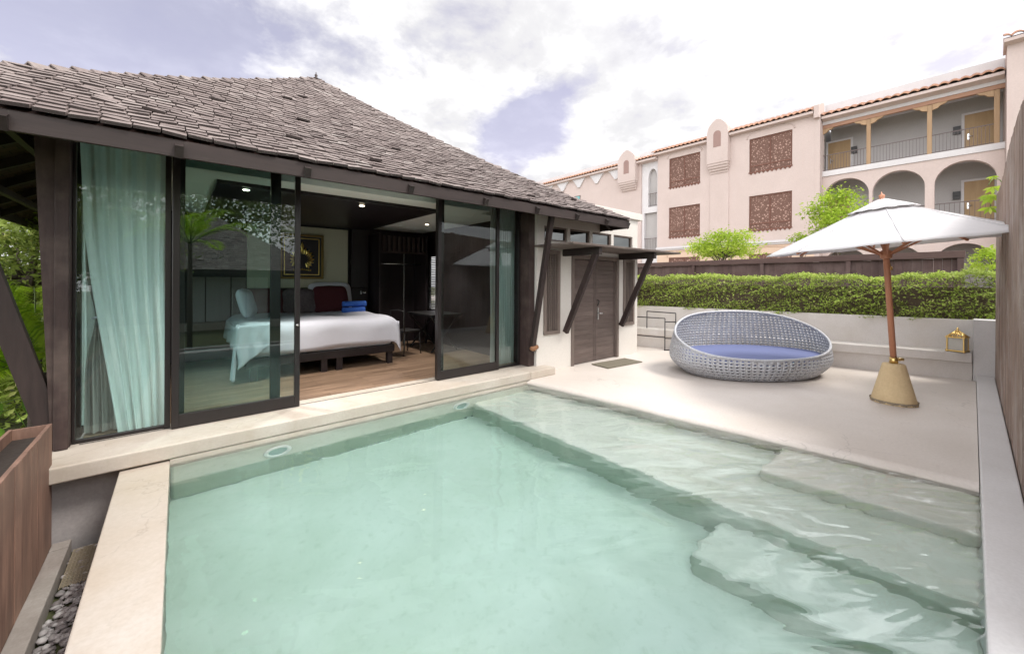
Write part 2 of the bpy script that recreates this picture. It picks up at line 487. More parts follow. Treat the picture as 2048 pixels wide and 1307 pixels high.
# water: a closed body
g = MB()
N_ = 1
xs0 = -.056
g.hexa([(xs0, -.056, -.87), (5.0, -.056, -.87), (5.0, 4.606, -.87), (xs0, 4.606, -.87)], [(xs0, -.056, WL), (5.0, -.056, WL), (5.0, 4.606, WL), (xs0, 4.606, WL)])
w = struct(g, 'water', M['water'])

# deck with a rounded nosing over the pool
g = MB()
prof = [(.30, -.40), (.07, -.40), (.035, -.25), (.015, -.12), (0, -.065), (.006, -.04), (.022, -.02), (.05, -.006), (.09, 0)]
ny = 46
ys = [(-.04 + 4.64*i/ny) for i in range(ny+1)]
rd = random.Random(3)
wob = [rd.uniform(-.006, .006) for _ in ys]
vs = []; fs = []
np_ = len(prof)
for i, y in enumerate(ys):
    for (dx, z) in prof:
        vs.append((deck_edge(y) + dx + wob[i] + .012*math.sin(y*2.3), y, z))
for i in range(ny):
    for k in range(np_-1):
        fs.append((i*np_+k, (i+1)*np_+k, (i+1)*np_+k+1, i*np_+k+1))
g.add(vs, fs, True)
# top sheet from the nosing outwards
top0 = [(deck_edge(y) + .09 + wob[i] + .012*math.sin(y*2.3), y, 0) for i, y in enumerate(ys)]
vs = top0 + [(11.5, y, 0) for y in ys]
fs = [(i, ny+1+i, ny+2+i, i+1) for i in range(ny)]
g.add(vs, fs, True)
g.add([(4.3, 4.6, 0), (11.5, 4.6, 0), (11.5, 9, 0), (4.3, 9, 0)], [(0, 1, 2, 3)])
struct(g, 'pool_deck', M['deck'])

# raised border left of the pool
g = MB(); g.box(-.37, -.05, -.4, 4.745, -.9, -.022)
struct(g, 'pool_border', M['strip'], bevel=.008)

# low wall along the camera side
g = MB(); g.box(-.37, 9.90, -.234, -.045, -.9, .10)
single(g, 'low_wall', 'low grey plaster wall running along the pool below the weathered wood fence', 'wall', M['wallwhite'], bevel=.01)

# pebbles, curb, planter
def pebbles():
    rr = random.Random(5)
    bm = bmesh.new(); bmesh.ops.create_icosphere(bm, subdivisions=1, radius=1)
    bv = [v.co.copy() for v in bm.verts]; bf = [tuple(v.index for v in f.verts) for f in bm.faces]; bm.free()
    g = MB()
    for _ in range(1500):
        x = rr.uniform(-.63, -.38); y = rr.uniform(1.2, 4.68)
        if y > 4.2 and rr.random() < .55: continue
        s = rr.uniform(.012, .03); a = rr.uniform(0, PI); ca, sa = math.cos(a), math.sin(a)
        sx, sy, sz = s*rr.uniform(.9, 1.5), s*rr.uniform(.7, 1), s*rr.uniform(.4, .6)
        z = -.61 + rr.uniform(0, .02)
        g.add([(x + (v.x*sx*ca - v.y*sy*sa), y + (v.x*sx*sa + v.y*sy*ca), z + v.z*sz) for v in bv], bf, True)
    m, nt, out = newmat('river_pebbles')
    ge = N(nt, 'ShaderNodeNewGeometry')
    col = ramp(nt, ge.outputs['Random Per Island'], [(0, (.2, .17, .17)), (.5, (.36, .33, .335)), (1, (.6, .57, .57))])
    pbsdf(nt, out, col, .6)
    o = g.build('pebbles', m, fix=False); setp(o, kind='stuff')
pebbles()
# mesh grate among the pebbles under the kerb
g = MB()
for i in range(26): g.bar((-.63, 4.16+i*.02, -.583), (-.38, 4.16+i*.02, -.583), .005, .006)
for i in range(13): g.bar((-.63+i*.02, 4.15, -.588), (-.63+i*.02, 4.68, -.588), .005, .006)
single(g, 'drain_grate', 'tan mesh grate showing through the pebbles beside the grey foundation', 'grate', plain('grate_tan', (.36, .30, .22), .7))
g = MB()
y = -1.0
while y < 4.7:
    y2 = min(y + .62, 4.7); g.box(-.752+.002, -.645, y, y2-.004, -.75, -.50 + random.uniform(-.004, .004)); y = y2
single(g, 'edging_curb', 'narrow grey cement curb between the pebbles and the wooden planter', 'curb', M['curb'], bevel=.006)
pl = thing('planter_box', 'long tall reddish brown wooden planter beside the pebble strip', 'planter', (-.85, 1.8, -.62))
nb = 0
def planterboards():
    g = MB(); rr = random.Random(11); y = -1.0
    while y < 4.69:
        y2 = min(y + rr.uniform(.10, .14), 4.70)
        g.box(-.775, -.75 + rr.uniform(-.003, .003), y, y2-.001, -.62, .45); y = y2
    return g
planterboards().build('front_panel', M['rust'], pl, bevel=.002)
g = MB(); g.box(-.97, -.95, -1, 4.70, -.62, .45); g.build('back_panel', M['rust'], pl)
g = MB(); g.box(-.949, -.776, 4.68, 4.70, -.62, .448); g.build('end_panel', M['rust'], pl)
g = MB(); g.box(-.949, -.776, -1, 4.679, .1, .37); g.build('soil', M['soil'], pl)
for yy in (2.6, 3.65):
    g = MB(); g.box(-.945, -.78, yy, yy+.025, .38, .405); g.build('brace_strip', M['rust'], pl)

# ------------------------------------------------------------------ VILLA
CX, CY, HALF, ZE, RISE = 2.09, 8.577, 4.377, 2.73, 2.87
def roof_z(k):
    return ZE + RISE*k/HALF - .15*math.sin(PI*min(1, max(0, k/HALF)))
villa = thing('pool_villa', 'dark timber villa with steep brown shingle roof and sliding glass doors on the pool', 'villa', (CX, CY, 0))

def tiled_roof(cx, cy, half, zfn, dk=.098, tw=.165, seed=1, faces=(0, 1, 2, 3), th=.024, rough=1.0):
    rr = random.Random(seed); g = MB(); g.edges = []
    nc = int(half/dk)
    for fidx in faces:
        a = fidx*PI/2; ca, sa = math.cos(a), math.sin(a)
        def W(u, k, z):      # face 0 = front (-Y): local u along +X, k inward
            lx, ly = u, -(half - k)
            return (cx + lx*ca - ly*sa, cy + lx*sa + ly*ca, z)
        for j in range(nc+1):
            k0 = j*dk; hw = half - k0
            z0, z1 = zfn(k0), zfn(min(half, k0 + dk*1.9))
            sl = (z1 - z0)/(dk*1.9)
            u = -hw + (tw*.5 if j % 2 else 0) + rr.uniform(-.02, .02) - tw
            while u < hw + tw:
                wdt = tw*rr.uniform(.86, 1.06)
                u0, u1 = u, u + wdt - .010
                u += wdt
                if u1 < -hw - .01 or u0 > hw + .01: continue
                lim = hw + .015
                a0, a1 = max(u0, -lim), min(u1, lim)
                if a1 - a0 < .03: continue
                rn = rr.random()
                if rn < .004*rough: continue
                L = dk*1.9
                if hw < L*.6: L = max(hw*.9, .05)
                lift = .022 + rr.uniform(0, .012)*rough + (rr.uniform(.012, .035) if rn > .985 else 0)
                ko = k0 - .02 + rr.uniform(-.007, .007)*rough
                tw_ = rr.uniform(-.006, .006)*rough; sk = rr.uniform(-.006, .006)*rough
                # upper corners pulled in at hips
                hwt = lim - L
                b0, b1 = max(a0, -max(hwt, 0)-.0), min(a1, max(hwt, 0)+.0)
                if b1 - b0 < .01:
                    mid = max(-max(hwt, 0), min(max(hwt, 0), (a0+a1)/2)); b0, b1 = mid-.005, mid+.005
                zb = lambda k: z0 + sl*(k - k0)
                p = [(a0, ko + sk, zb(ko) + lift + tw_), (a1, ko - sk, zb(ko) + lift - tw_), (b1, k0+L, zb(k0+L)+.002), (b0, k0+L, zb(k0+L)+.002)]
                lo = [W(x, k, z) for x, k, z in p]; hi = [W(x, k - .4*th, z + th) for x, k, z in p]
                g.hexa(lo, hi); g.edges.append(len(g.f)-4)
    return g
def hip_caps(cx, cy, half, zfn, seed=2, wd=.17, step=.16):
    rr = random.Random(seed); g = MB()
    n = int(half*math.sqrt(2)/step)
    for q in range(4):
        sx, sy = ((-1, -1), (1, -1), (1, 1), (-1, 1))[q]
        for i in range(n):
            k = half*i/n; k2 = min(half, k + half/n*1.35)
            def P(kk, off, dz):
                c = half - kk
                bx, by = cx + sx*c, cy + sy*c
                return (bx - sy*off*.707*1.0, by + sx*off*.707*1.0, zfn(kk) + dz)
            up = .035 + rr.uniform(0, .025)
            for s in (-1, 1):
                w = wd*rr.uniform(.42, .52)
                # off direction perpendicular to hip in plan
                lo = [P(k-.01, 0, up+.012), P(k-.01, s*w, up-.05), P(k2, s*w, .0-.03), P(k2, 0, .025)]
                hi = [(x, y, z+.014) for x, y, z in lo]
                if s > 0: lo.reverse(); hi.reverse()
                g.hexa(lo, hi)
    return g
M['roofedge'] = plain('shingle_edge_shade', (.055, .042, .04), .85, var=.5, scale=30)  # near-black lower faces: shadow between shingle courses put into the colour
tr_ = tiled_roof(CX, CY, HALF, roof_z)
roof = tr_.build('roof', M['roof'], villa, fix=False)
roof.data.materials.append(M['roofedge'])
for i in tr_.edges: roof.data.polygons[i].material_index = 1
hip_caps(CX, CY, HALF, roof_z).build('hip_caps', M['roof'], roof, local=False)
g = MB(); g.lathe([(.04, -.06), (.045, .03), (.02, .06), (.03, .09), (.01, .12), (.004, .16)], (CX, CY, roof_z(HALF)), 10)
g.build('finial', M['darkwood'], roof)
# boarding under the shingles
g = MB()
K = [HALF*i/14 for i in range(15)]
for q in range(4):
    a = q*PI/2; ca, sa = math.cos(a), math.sin(a)
    vs = []
    for k in K:
        hw = HALF - k
        for u in (-hw, hw):
            lx, ly = u, -(HALF - k)
            vs.append((CX + lx*ca - ly*sa, CY + lx*sa + ly*ca, roof_z(k) - .012))
    g.add(vs, [(2*i, 2*i+1, 2*i+3, 2*i+2) for i in range(14)])
g.build('roof_underside', M['soffit'], villa)
# fascia boards and rafters
FZ0, FZ1 = 2.585, 2.725
e0, e1 = CX - HALF, CX + HALF
f0, f1 = CY - HALF, CY + HALF
g = MB(); g.box(e0, e1, f0, f0+.035, FZ0, FZ1); g.build('fascia_board', M['darkwoodx'], villa, bevel=.004)
g = MB(); g.box(e0, e0+.035, f0+.037, f1, FZ0, FZ1); g.build('fascia_board', M['darkwoody'], villa)
g = MB(); g.box(e1-.035, e1, f0+.037, f1, FZ0, FZ1); g.build('fascia_board', M['darkwoody'], villa)
def rafter(xb, yb, dirx, diry, length, k0=0.0):
    g = MB(); sl = RISE/HALF
    a = Vector((xb, yb, roof_z(0) - .11)); n = 5
    for i in range(1):
        b = Vector((xb + dirx*length, yb + diry*length, roof_z(length) - .11))
        g.bar(a, b, .055, .10)
    g.build('rafter', M['darkwoody'], villa)
for x in (-1.75, -.9, .0, .95, 2.03, 3.1, 4.05, 4.95, 5.75):
    L = min(.95, HALF - abs(x - CX) if abs(x - CX) < HALF else .2)
    rafter(x, f0 - .03, 0, 1, max(.3, L))
for y in (5.1, 6.0, 6.9, 7.8, 8.7, 9.6, 10.5):
    rafter(e0 - .03, y, 1, 0, min(1.5, y - f0 - .12))
for y in (4.6,):
    rafter(e1 + .03, y, -1, 0, .5)
for (sx) in (-1, 1):      # hip rafters
    g = MB(); x0 = CX + sx*HALF; 
    L = 1.5 if sx < 0 else .62
    g.bar((x0, f0, roof_z(0)-.10), (x0 - sx*L, f0 + L, roof_z(L)-.12), .06, .11); g.build('hip_rafter', M['darkwoody'], villa)
# purlins under the left soffit
for i, k in enumerate((.45, 1.0)):
    g = MB(); g.bar((e0+k, f0+k, roof_z(k)-.20), (e0+k, 12.0, roof_z(k)-.20), .07, .09); g.build('purlin', M['darkwoody'], villa)
# wall plate beams at the head of the glazing
g = MB(); g.box(-.93, 4.66, 5.03, 5.22, 2.93, 3.10); g.build('head_beam', M['darkwoodx'], villa)
g = MB(); g.box(-.93, -.70, 5.225, 12, 2.75, 2.92); g.build('wall_plate', M['darkwoody'], villa)
# corner post, with a board lapped on its outer side
g = MB(); g.box(-.80, -.715, 5.02, 5.22, .13, 2.94); g.build('corner_post', M['postwood'], villa, bevel=.006)
g = MB(); g.hexa([(-.815, 5.05, .13), (-.803, 5.05, .13), (-.803, 5.2, .13), (-.815, 5.2, .13)], [(-.925, 5.05, 2.9), (-.803, 5.05, 2.9), (-.803, 5.2, 2.9), (-.925, 5.2, 2.9)])
g.build('post_board', M['postwood'], villa)
g = MB(); g.box(4.55, 4.68, 4.90, 5.2, .13, 3.0); g.build('corner_post', M['postwood'], villa, bevel=.005)
# struts
g = MB(); g.bar((-.78, 5.10, .12), (-1.42, 5.10, 2.66), .15, .07, up=(0, 1, 0)); g.build('eave_strut', M['darkwood'], villa, bevel=.004)
st = MB(); st.bar((4.57, 4.84, .40), (4.57, 4.38, 2.72), .075, .085, up=(1, 0, 0)); st = st.build('eave_strut', M['darkwood'], villa, bevel=.004)
g = MB(); g.tube([(4.50, 4.80, .46), (4.55, 4.79, .45), (4.66, 4.80, .47)], [.03, .045, .035], 7); g.build('strut_peg', wood('split_peg', (.22, .1, .05), (.4, .2, .1), 'x'), st)
# plinth kerb below the glazing, foundation
g = MB(); g.box(-.93, 4.33, 4.60, 5.30, -.005, .125); g.box(4.331, 4.90, 4.601, 5.30, .001, .1245); g.build('plinth_kerb', M['kerb'], villa, bevel=.014, seg=3)
g = MB(); g.box(-.048, 4.25, 4.5995, 4.6015, -.12, -.006); g.build('plinth_skirt', M['kerb'], villa)
g = MB(); g.box(-.80, -.372, 4.78, 4.95, -.9, -.008); g.build('foundation', M['foundation'], villa)
g = MB(); g.box(-.80, 4.3, 4.96, 12.2, -1.5, -.01); g.build('foundation', M['foundation'], villa)
# room shell
g = MB(); g.box(-.66, 4.62, 5.305, 8.85, .0, .13); g.build('floor', M['floorwood'], villa)
g = MB(); g.box(-.74, 4.72, 8.85, 9.0, .0, 3.0); g.build('back_wall', M['panelwood'], villa)
g = MB(); g.box(-.74, -.665, 7.6, 8.849, -.01, 2.93); g.build('side_wall', M['panelwood'], villa)
g = MB(); g.box(-.73, -.68, 5.30, 5.36, .13, 2.93); g.box(-.73, -.68, 6.4, 6.46, .13, 2.93); g.box(-.73, -.68, 7.53, 7.598, .13, 2.93); g.box(-.73, -.68, 5.36, 6.4, .13, .2); g.box(-.73, -.68, 6.46, 7.53, .13, .2)
sw = g.build('added_side_window', M['frame'], villa)  # glazed wall added to let more daylight onto curtains and room
g = MB(); g.add([(-.705, 5.36, .2), (-.705, 7.53, .2), (-.705, 7.53, 2.93), (-.705, 5.36, 2.93)], [(0, 1, 2, 3)]); g.build('glass_pane', M['glass'], sw)
g = MB()
for a, b, c, d in ((5.3, 7.9, .0, 2.93), (8.6, 8.849, 0, 2.93), (7.9, 8.6, 0, .9), (7.9, 8.6, 2.15, 2.93)): g.box(4.62, 4.72, a, b, c, d)
g.build('side_wall', M['panelwood'], villa)
g = MB(); g.box(-.74, 4.72, 5.23, 9.0, 2.935, 3.0); g.box(-.03, 3.98, 5.24, 5.55, 2.745, 2.934); g.box(-.665, 4.62, 5.552, 8.85, 2.747, 2.934); g.build('ceiling', M['ceiling'], villa)
cp = MB(); cp.box(.33, 3.24, 5.66, 8.85, 2.70, 2.7465); cp = cp.build('ceiling_panel', M['panelwood'], villa, bevel=.004)
m, nt, out = newmat('lamp_glow'); e = N(nt, 'ShaderNodeEmission', Strength=7.0); e.inputs[0].default_value = (1, .85, .6, 1); nt.links.new(e.outputs[0], out.inputs[0]); M['glow'] = m
def light(name, kind, loc, energy, color, rot=(0, 0, 0), **k):
    l = bpy.data.lights.new(name, kind); l.energy = energy; l.color = color
    for a, b in k.items(): setattr(l, a, b)
    o = bpy.data.objects.new(name, l); COL.objects.link(o); o.location = loc; o.rotation_euler = rot
    return o
for (x, y) in ((.63, 5.80), (2.07, 5.88), (3.9, 7.3)):
    zt = 2.70 if x < 3.2 else 2.745
    g = MB(); g.lathe([(.048, -.008), (.05, -.004), (.05, .0)], (x, y, zt-.0015), 20); d = g.build('downlight', M['steel'], villa)
    g = MB(); g.lathe([(.034, -.004), (.035, 0)], (x, y, zt-.011), 20); g.build('lamp', M['glow'], d)
    light('downlight_beam', 'SPOT', (x, y, zt-.03), 75, (1, .94, .86), spot_size=R_(90), spot_blend=.5, shadow_soft_size=.04)
# cream wall panel and headboard on the back wall
g = MB(); g.box(.98, 2.80, 8.80, 8.848, 1.42, 2.66); g.build('wall_panel', M['cream'], villa, bevel=.004)
g = MB(); g.box(.75, 3.22, 8.74, 8.80, .13, 1.41); g.build('headboard_panel', M['panelwood'], villa, bevel=.006)
g = MB(); g.box(2.85, 3.22, 8.72, 8.848, 1.42, 2.69); g.build('pilaster', M['panelwood'], villa)
# louvred window in the right wall
lw = MB()
lw.box(4.60, 4.64, 7.88, 7.93, .88, 2.17); lw.box(4.60, 4.64, 8.57, 8.62, .88, 2.17)
lw = lw.build('louvre_window', M['frame'], villa)
g = MB()
for i in range(30): g.bar((4.66, 7.93, .93+i*.041), (4.66, 8.57, .93+i*.041), .004, .03, up=(.6, 0, 1))
g.build('louvre_blades', M['linen'], lw)
# glazing
def framed_pane(name, x0, x1, y, z0, z1, st, rail, depth=.045, handle=None, topst=None):
    g = MB()
    g.box(x0, x0+st, y-depth/2, y+depth/2, z0, z1); g.box(x1-st, x1, y-depth/2, y+depth/2, z0, z1)
    g.box(x0+st, x1-st, y-depth/2+.002, y+depth/2-.002, z0, z0+rail); g.box(x0+st, x1-st, y-depth/2+.002, y+depth/2-.002, z1-.08, z1)
    f = g.build(name, M['frame'], villa, bevel=.003)
    g = MB(); g.add([(x0+st, y, z0+rail), (x1-st, y, z0+rail), (x1-st, y, z1-.08), (x0+st, y, z1-.08)], [(0, 1, 2, 3)])
    g.build('glass_pane', M['glass'], f)
    if handle:
        g = MB(); g.tube([(handle, y-depth/2, 1.07), (handle, y-depth/2-.02, 1.07)], .014, 10); g.build('handle', M['steel'], f)
    return f
framed_pane('fixed_window', -.713, -.055, 5.16, .127, 2.93, .022, .03)
g = MB(); g.box(-.10, -.057, 5.115, 5.135, .13, 2.93); g.build('door_stile', M['frame'], villa)
framed_pane('sliding_door', -.045, 1.075, 5.065, .130, 2.93, .055, .13, handle=1.045)
framed_pane('sliding_door', -.05, .89, 5.14, .130, 2.93, .10, .10, depth=.04)
framed_pane('sliding_door', 2.88, 4.02, 5.065, .130, 2.93, .055, .13)
framed_pane('fixed_window', 4.03, 4.548, 5.14, .127, 2.93, .045, .03)
g = MB(); g.box(2.90, 3.02, 5.12, 5.16, .13, 2.93); g.build('door_stile', M['frame'], villa)
g = MB(); g.box(-.66, 4.55, 5.09, 5.11, .1255, .131); g.build('door_track', M['steel'], villa)

# curtains hang behind the glass: things of their own
def curtain(name, label, mat, x0, x1, x0b, x1b, y, z0, z1, folds, amp, tie=None, seed=0, group=None):
    rr = random.Random(seed); ph = [rr.uniform(0, 6) for _ in range(4)]
    def fn(u, v):
        z = z1 + (z0 - z1)*v
        e = v**1.5
        xa = x0 + (x0b - x0)*e; xb = x1 + (x1b - x1)*e
        if tie:
            t = (z - tie[0]); pinch = math.exp(-(t/tie[2])**2)
            c = tie[1]; xa = xa + (c - .045 - xa)*pinch; xb = xb + (c + .045 - xb)*pinch
        uu = u + .012*math.sin(9*v + ph[0]) + .02*math.sin(2*PI*u*2.3 + ph[1])*v
        x = xa + (xb - xa)*uu
        yy = y + amp*(math.sin(2*PI*folds*u + ph[2] + .6*math.sin(3*v + ph[3])) + .35*math.sin(2*PI*folds*2.2*u + ph[0] + v*2))*(.55 + .45*v)
        return (x, yy, z)
    g = MB(); g.grid(fn, int(folds*16), 50)
    return single(g, name, label, 'curtain', mat, group, fix=False)
curtain('curtain', 'pale sheer curtain swept sideways behind the left fixed glass', M['sheer'], -.69, -.075, -.42, -.07, 5.235, .135, 2.92, 5.5, .03, seed=1)
curtain('curtain', 'flat pale sheer layer furthest back behind the left fixed glass', M['sheer'], -.70, -.08, -.70, -.08, 5.47, .135, 2.92, 12, .012, seed=8)
curtain('curtain', 'grey lining curtain gathered by a white tie at the far left of the glass', M['greycurt'], -.66, -.40, -.66, -.28, 5.33, .15, 2.90, 5, .025, tie=(1.22, -.55, .30), seed=2)
g = MB(); g.tube([(-.61, 5.30, 1.22), (-.56, 5.28, 1.235), (-.51, 5.29, 1.22), (-.47, 5.34, 1.25)], .012, 6); single(g, 'curtain_tie', 'white cord tie round the grey lining curtain', 'tie', M['linen'])
curtain('curtain', 'pale sheer curtain hanging straight behind the narrow glass beside the right corner post', M['sheer'], 4.00, 4.55, 4.02, 4.53, 5.27, .15, 2.9, 10, .022, seed=4)
curtain('curtain', 'pale sheer curtain bunched in the shade inside the right wall', M['sheer'], 4.40, 4.58, 4.40, 4.58, 5.75, .15, 2.73, 4, .03, seed=5)

# ------------------------------------------------------------------ room furniture
def soft(mb, c, s, p=4.0, n=26, wr=.0, seed=0, sag=0, rot=None):
    """cushion-like superellipsoid"""
    rr = random.Random(seed); a, b = rr.uniform(0, 9), rr.uniform(0, 9)
    def sg(x, e): return math.copysign(abs(x)**e, x)
    def fn(u, v):
        th = 2*PI*u; phi = -PI/2 + PI*v
        e = 2/p
        x = sg(math.cos(phi), .5)*sg(math.cos(th), e); y = sg(math.cos(phi), .5)*sg(math.sin(th), e); z = sg(math.sin(phi), .8)
        w = 1 + wr*math.sin(7*x + a)*math.sin(6*y + b)
        q = Vector((x*s[0]*w, y*s[1]*w, z*s[2]*(1 - .55*(max(abs(x), abs(y)))**6)))
        if rot is not None: q = rot @ q
        return (c[0]+q.x, c[1]+q.y, c[2]+q.z)
    mb.grid(fn, n*2, n, wrapu=True)
    return mb
bed = thing('bed', 'wide bed with white duvet on a dark wood frame with square legs', 'bed', (1.8, 7.6, .13))
g = MB(); g.box(.72, 2.92, 6.62, 8.72, .33, .46); g.build('bed_frame', M['panelwood'], bed, bevel=.01)
for x in (.78, 1.72, 1.95, 2.80):
    g = MB(); g.box(x, x+.09, 6.64, 6.73, .13, .33); g.build('leg', M['panelwood'], bed)
g = MB(); g.box(.74, 2.88, 6.64, 8.7, .46, .70); g.build('mattress', M['linen'], bed, bevel=.05, seg=4)
def duvet(u, v):
    # u across (x), v from foot (hanging) to head
    x0, x1 = .66, 2.98
    rr = .16
    U = (u - .5)*2
    s = v*(2.05 + .42)            # path length along: hang .42 then top
    hang = .42
    if s < hang: yy = 6.575 + .02*math.sin(U*9 + 1)*(1 - s/hang); z = .94 - (hang - s)
    else: yy = 6.58 + (s - hang); z = .94
    # round the fold
    d = s - hang
    if abs(d) < rr:
        t = (d + rr)/(2*rr); yy = 6.575 + rr*t*t; z = .94 - rr*(1-t)*(1-t)
    edge = max(0, abs(U) - .86)/.14
    z -= edge**2*.10 + (.0 if s > hang else 0)
    x = (x0 + x1)/2 + U*(x1 - x0)/2 + .03*U*max(0, (hang - s)/hang)
    z += .010*math.sin(U*6 + v*5) + .008*math.sin(v*17 + U*3) + .02*math.sin(U*3.1)*(v < .17)*0
    if s < hang and abs(U) > .93: z -= .10*(abs(U) - .93)/.07*(1 - s/hang)
    return (x, yy, z)
g = MB(); g.grid(duvet, 60, 50); 
def dside(sg_):
    def fn(u, v):
        y = 6.60 + u*2.0; x = (2.98 if sg_ > 0 else .66) + sg_*(.015*math.sin(u*21)*v + .03*v)
        return (x, y, .86 - v*(.30 + .16*math.exp(-u*9)) )
    return fn
g.grid(dside(1), 30, 8); g.grid(dside(-1), 30, 8)
g.build('duvet', M['linen'], bed, solid=.02, fix=False)
# white throw falling from the left foot corner
def throw(u, v):
    return (.63 - .07*v + .02*math.sin(u*14) + u*.04, 6.50 + u*.50 + .03*math.sin(u*19 + v*2), .93 - v*.74)
g = MB(); g.grid(throw, 30, 20)
g.grid(lambda u, v: (.62 + u*.42 + .01*math.sin(v*9), 6.52 - .02*math.sin(u*16)*v, .95 - v*(.60 - .34*u)), 30, 20)
single(g, 'bed_throw', 'white throw hanging to the floor over the left foot corner of the bed', 'throw', M['linen'], solid=.012, fix=False)
def tilt(ax, a): return Matrix.Rotation(a, 3, ax)
def pillow(c, s, rot, mat, label, seed):
    g = MB(); soft(g, c, s, 5, 16, .03, seed, rot=rot)
    single(g, 'pillow', label, 'pillow', M[mat], 'pillows on the bed')
pillow((.86, 7.75, 1.20), (.30, .24, .09), tilt('Z', 1.25) @ tilt('X', 1.3), 'linen', 'white pillow standing at the left end of the bed behind the glass door', 1)
pillow((1.24, 8.50, 1.18), (.30, .25, .09), tilt('X', 1.25), 'maroon', 'dark maroon pillow at the left seen through the sliding door', 2)
pillow((1.80, 8.47, 1.17), (.30, .25, .10), tilt('X', 1.2), 'greypillow', 'grey patterned pillow between the two maroon ones', 3)
pillow((2.36, 8.45, 1.19), (.34, .29, .10), tilt('X', 1.2), 'maroon', 'dark maroon pillow beside the blue towels', 4)
pillow((2.40, 8.60, 1.22), (.42, .33, .08), tilt('X', 1.3), 'linen', 'white pillow standing behind the right maroon pillow', 5)
def towel(c, L, r, label):
    t = thing('rolled_towel', label, 'towel', c, group='rolled blue towels on the bed')
    def fn(u, v):
        a = 2*PI*u*2.6; rr_ = r*(.25 + .75*u)
        return (c[0] - L/2 + L*v, c[1] + rr_*math.cos(a), c[2] + rr_*math.sin(a) + r)
    g = MB(); g.grid(fn, 60, 8); g.build('roll', M['towel'], t, solid=.012, fix=False)
towel((2.66, 7.95, 1.045), .44, .062, 'rolled bright blue towel lying on top of the other roll')
towel((2.62, 7.87, .935), .42, .058, 'rolled bright blue towel lying at the bottom on the duvet, under the other roll')
pic = thing('framed_artwork', 'gold framed black picture with a golden lotus flame ornament on cream panel', 'picture', (1.9, 8.78, 1.58))
def frame_rect(g, x0, x1, z0, z1, w, y0, y1):
    g.box(x0, x1, y0, y1, z1-w, z1); g.box(x0, x1, y0, y1, z0, z0+w); g.box(x0, x0+w, y0, y1, z0+w, z1-w); g.box(x1-w, x1, y0, y1, z0+w, z1-w)
g = MB(); frame_rect(g, 1.50, 2.30, 1.60, 2.50, .045, 8.745, 8.795); g.build('frame', M['goldframe'], pic, bevel=.008)
g = MB(); frame_rect(g, 1.58, 2.22, 1.68, 2.42, .012, 8.772, 8.785); g.build('inner_moulding', M['gold'], pic)
g = MB(); g.box(1.545, 2.255, 8.785, 8.795, 1.645, 2.455); g.build('backing', M['blackcloth'], pic)
def ornament():
    g = MB(); cx, cz = 1.90, 2.0
    for i in range(17):                       # petals round an open centre
        a = PI*1.5 + (i - 8)/8*PI*.94
        ln = .20 + .07*math.exp(-((abs(i-8) - 8)/2.0)**2)
        ca, sa = math.cos(a + PI*0), math.sin(a)
        a2 = PI/2 + (i - 8)/8*PI*.80
        ca, sa = math.cos(a2), math.sin(a2)
        ln = .23 + (.10 if i == 8 else .0)
        px, pz = -sa, ca
        b = (cx + ca*.10, cz + sa*.10); t = (cx + ca*ln, cz + sa*ln*1.05)
        m1 = (cx + ca*ln*.75 + px*.032, cz + sa*ln*.78 + pz*.032); m2 = (cx + ca*ln*.75 - px*.032, cz + sa*ln*.78 - pz*.032)
        g.add([(b[0], 8.775, b[1]), (m1[0], 8.768, m1[1]), (t[0], 8.772, t[1]), (m2[0], 8.768, m2[1]), ((b[0]+t[0])/2, 8.752, (b[1]+t[1])/2)],
              [(0, 1, 4), (1, 2, 4), (2, 3, 4), (3, 0, 4)])
    for i in range(9):
        x = cx - .15 + i*.0375
        g.tube([(x, 8.77, 1.78), (x, 8.76, 1.815 - .012*abs(i-4))], [.02, .008], 6)
    return g
ornament().build('ornament', M['gold'], pic, solid=.004)
g = MB(); g.box(3.02, 3.06, 8.66, 8.72, 1.28, 1.34); wl_ = thing('wall_lamp', 'small silver reading lamp on the dark pilaster', 'lamp', (3.04, 8.7, 1.25)); g.build('base', M['steel'], wl_)
g = MB(); g.tube([(3.04, 8.66, 1.30), (3.04, 8.58, 1.32), (3.10, 8.52, 1.31)], [.01, .01, .03], 8); g.build('arm', M['steel'], wl_)
g = MB(); g.box(3.30, 3.42, 8.80, 8.848, 1.0, 1.07); single(g, 'switch_plate', 'small silver switch plate low on the dark wall', 'switch', M['steel'])
wr = thing('open_wardrobe', 'dark open wardrobe with slatted top and hanging rail in the far corner', 'wardrobe', (3.9, 8.5, .13))
g = MB(); g.box(3.26, 3.30, 8.20, 8.84, .13, 2.6); g.box(4.36, 4.40, 8.20, 8.84, .13, 2.6); g.box(3.30, 4.36, 8.78, 8.84, .13, 2.6); g.build('carcass', M['panelwood'], wr)
g = MB()
for i in range(9): g.box(3.34+i*.115, 3.39+i*.115, 8.20, 8.24, 2.22, 2.55)
g.box(3.30, 4.36, 8.195, 8.245, 2.18, 2.22); g.build('slat_screen', M['darkwood'], wr)
g = MB(); g.tube([(3.3, 8.45, 1.95), (4.36, 8.45, 1.95)], .014, 8); g.build('hanging_rail', M['steel'], wr)
g = MB(); g.box(3.80, 3.83, 8.19, 8.23, .13, 2.18); g.build('upright', M['steel'], wr)
desk = thing('desk', 'small dark desk on crossed legs beside the louvred window', 'desk', (4.1, 7.5, .13))
g = MB(); g.box(3.85, 4.58, 7.0, 8.1, .85, .89); g.build('desk_top', M['black'], desk)
for y in (7.05, 8.0):
    g = MB(); g.bar((3.88, y, .13), (4.5, y, .85), .03, .03); g.bar((4.5, y+.035, .13), (3.88, y+.035, .85), .03, .03); g.build('leg', M['black'], desk)
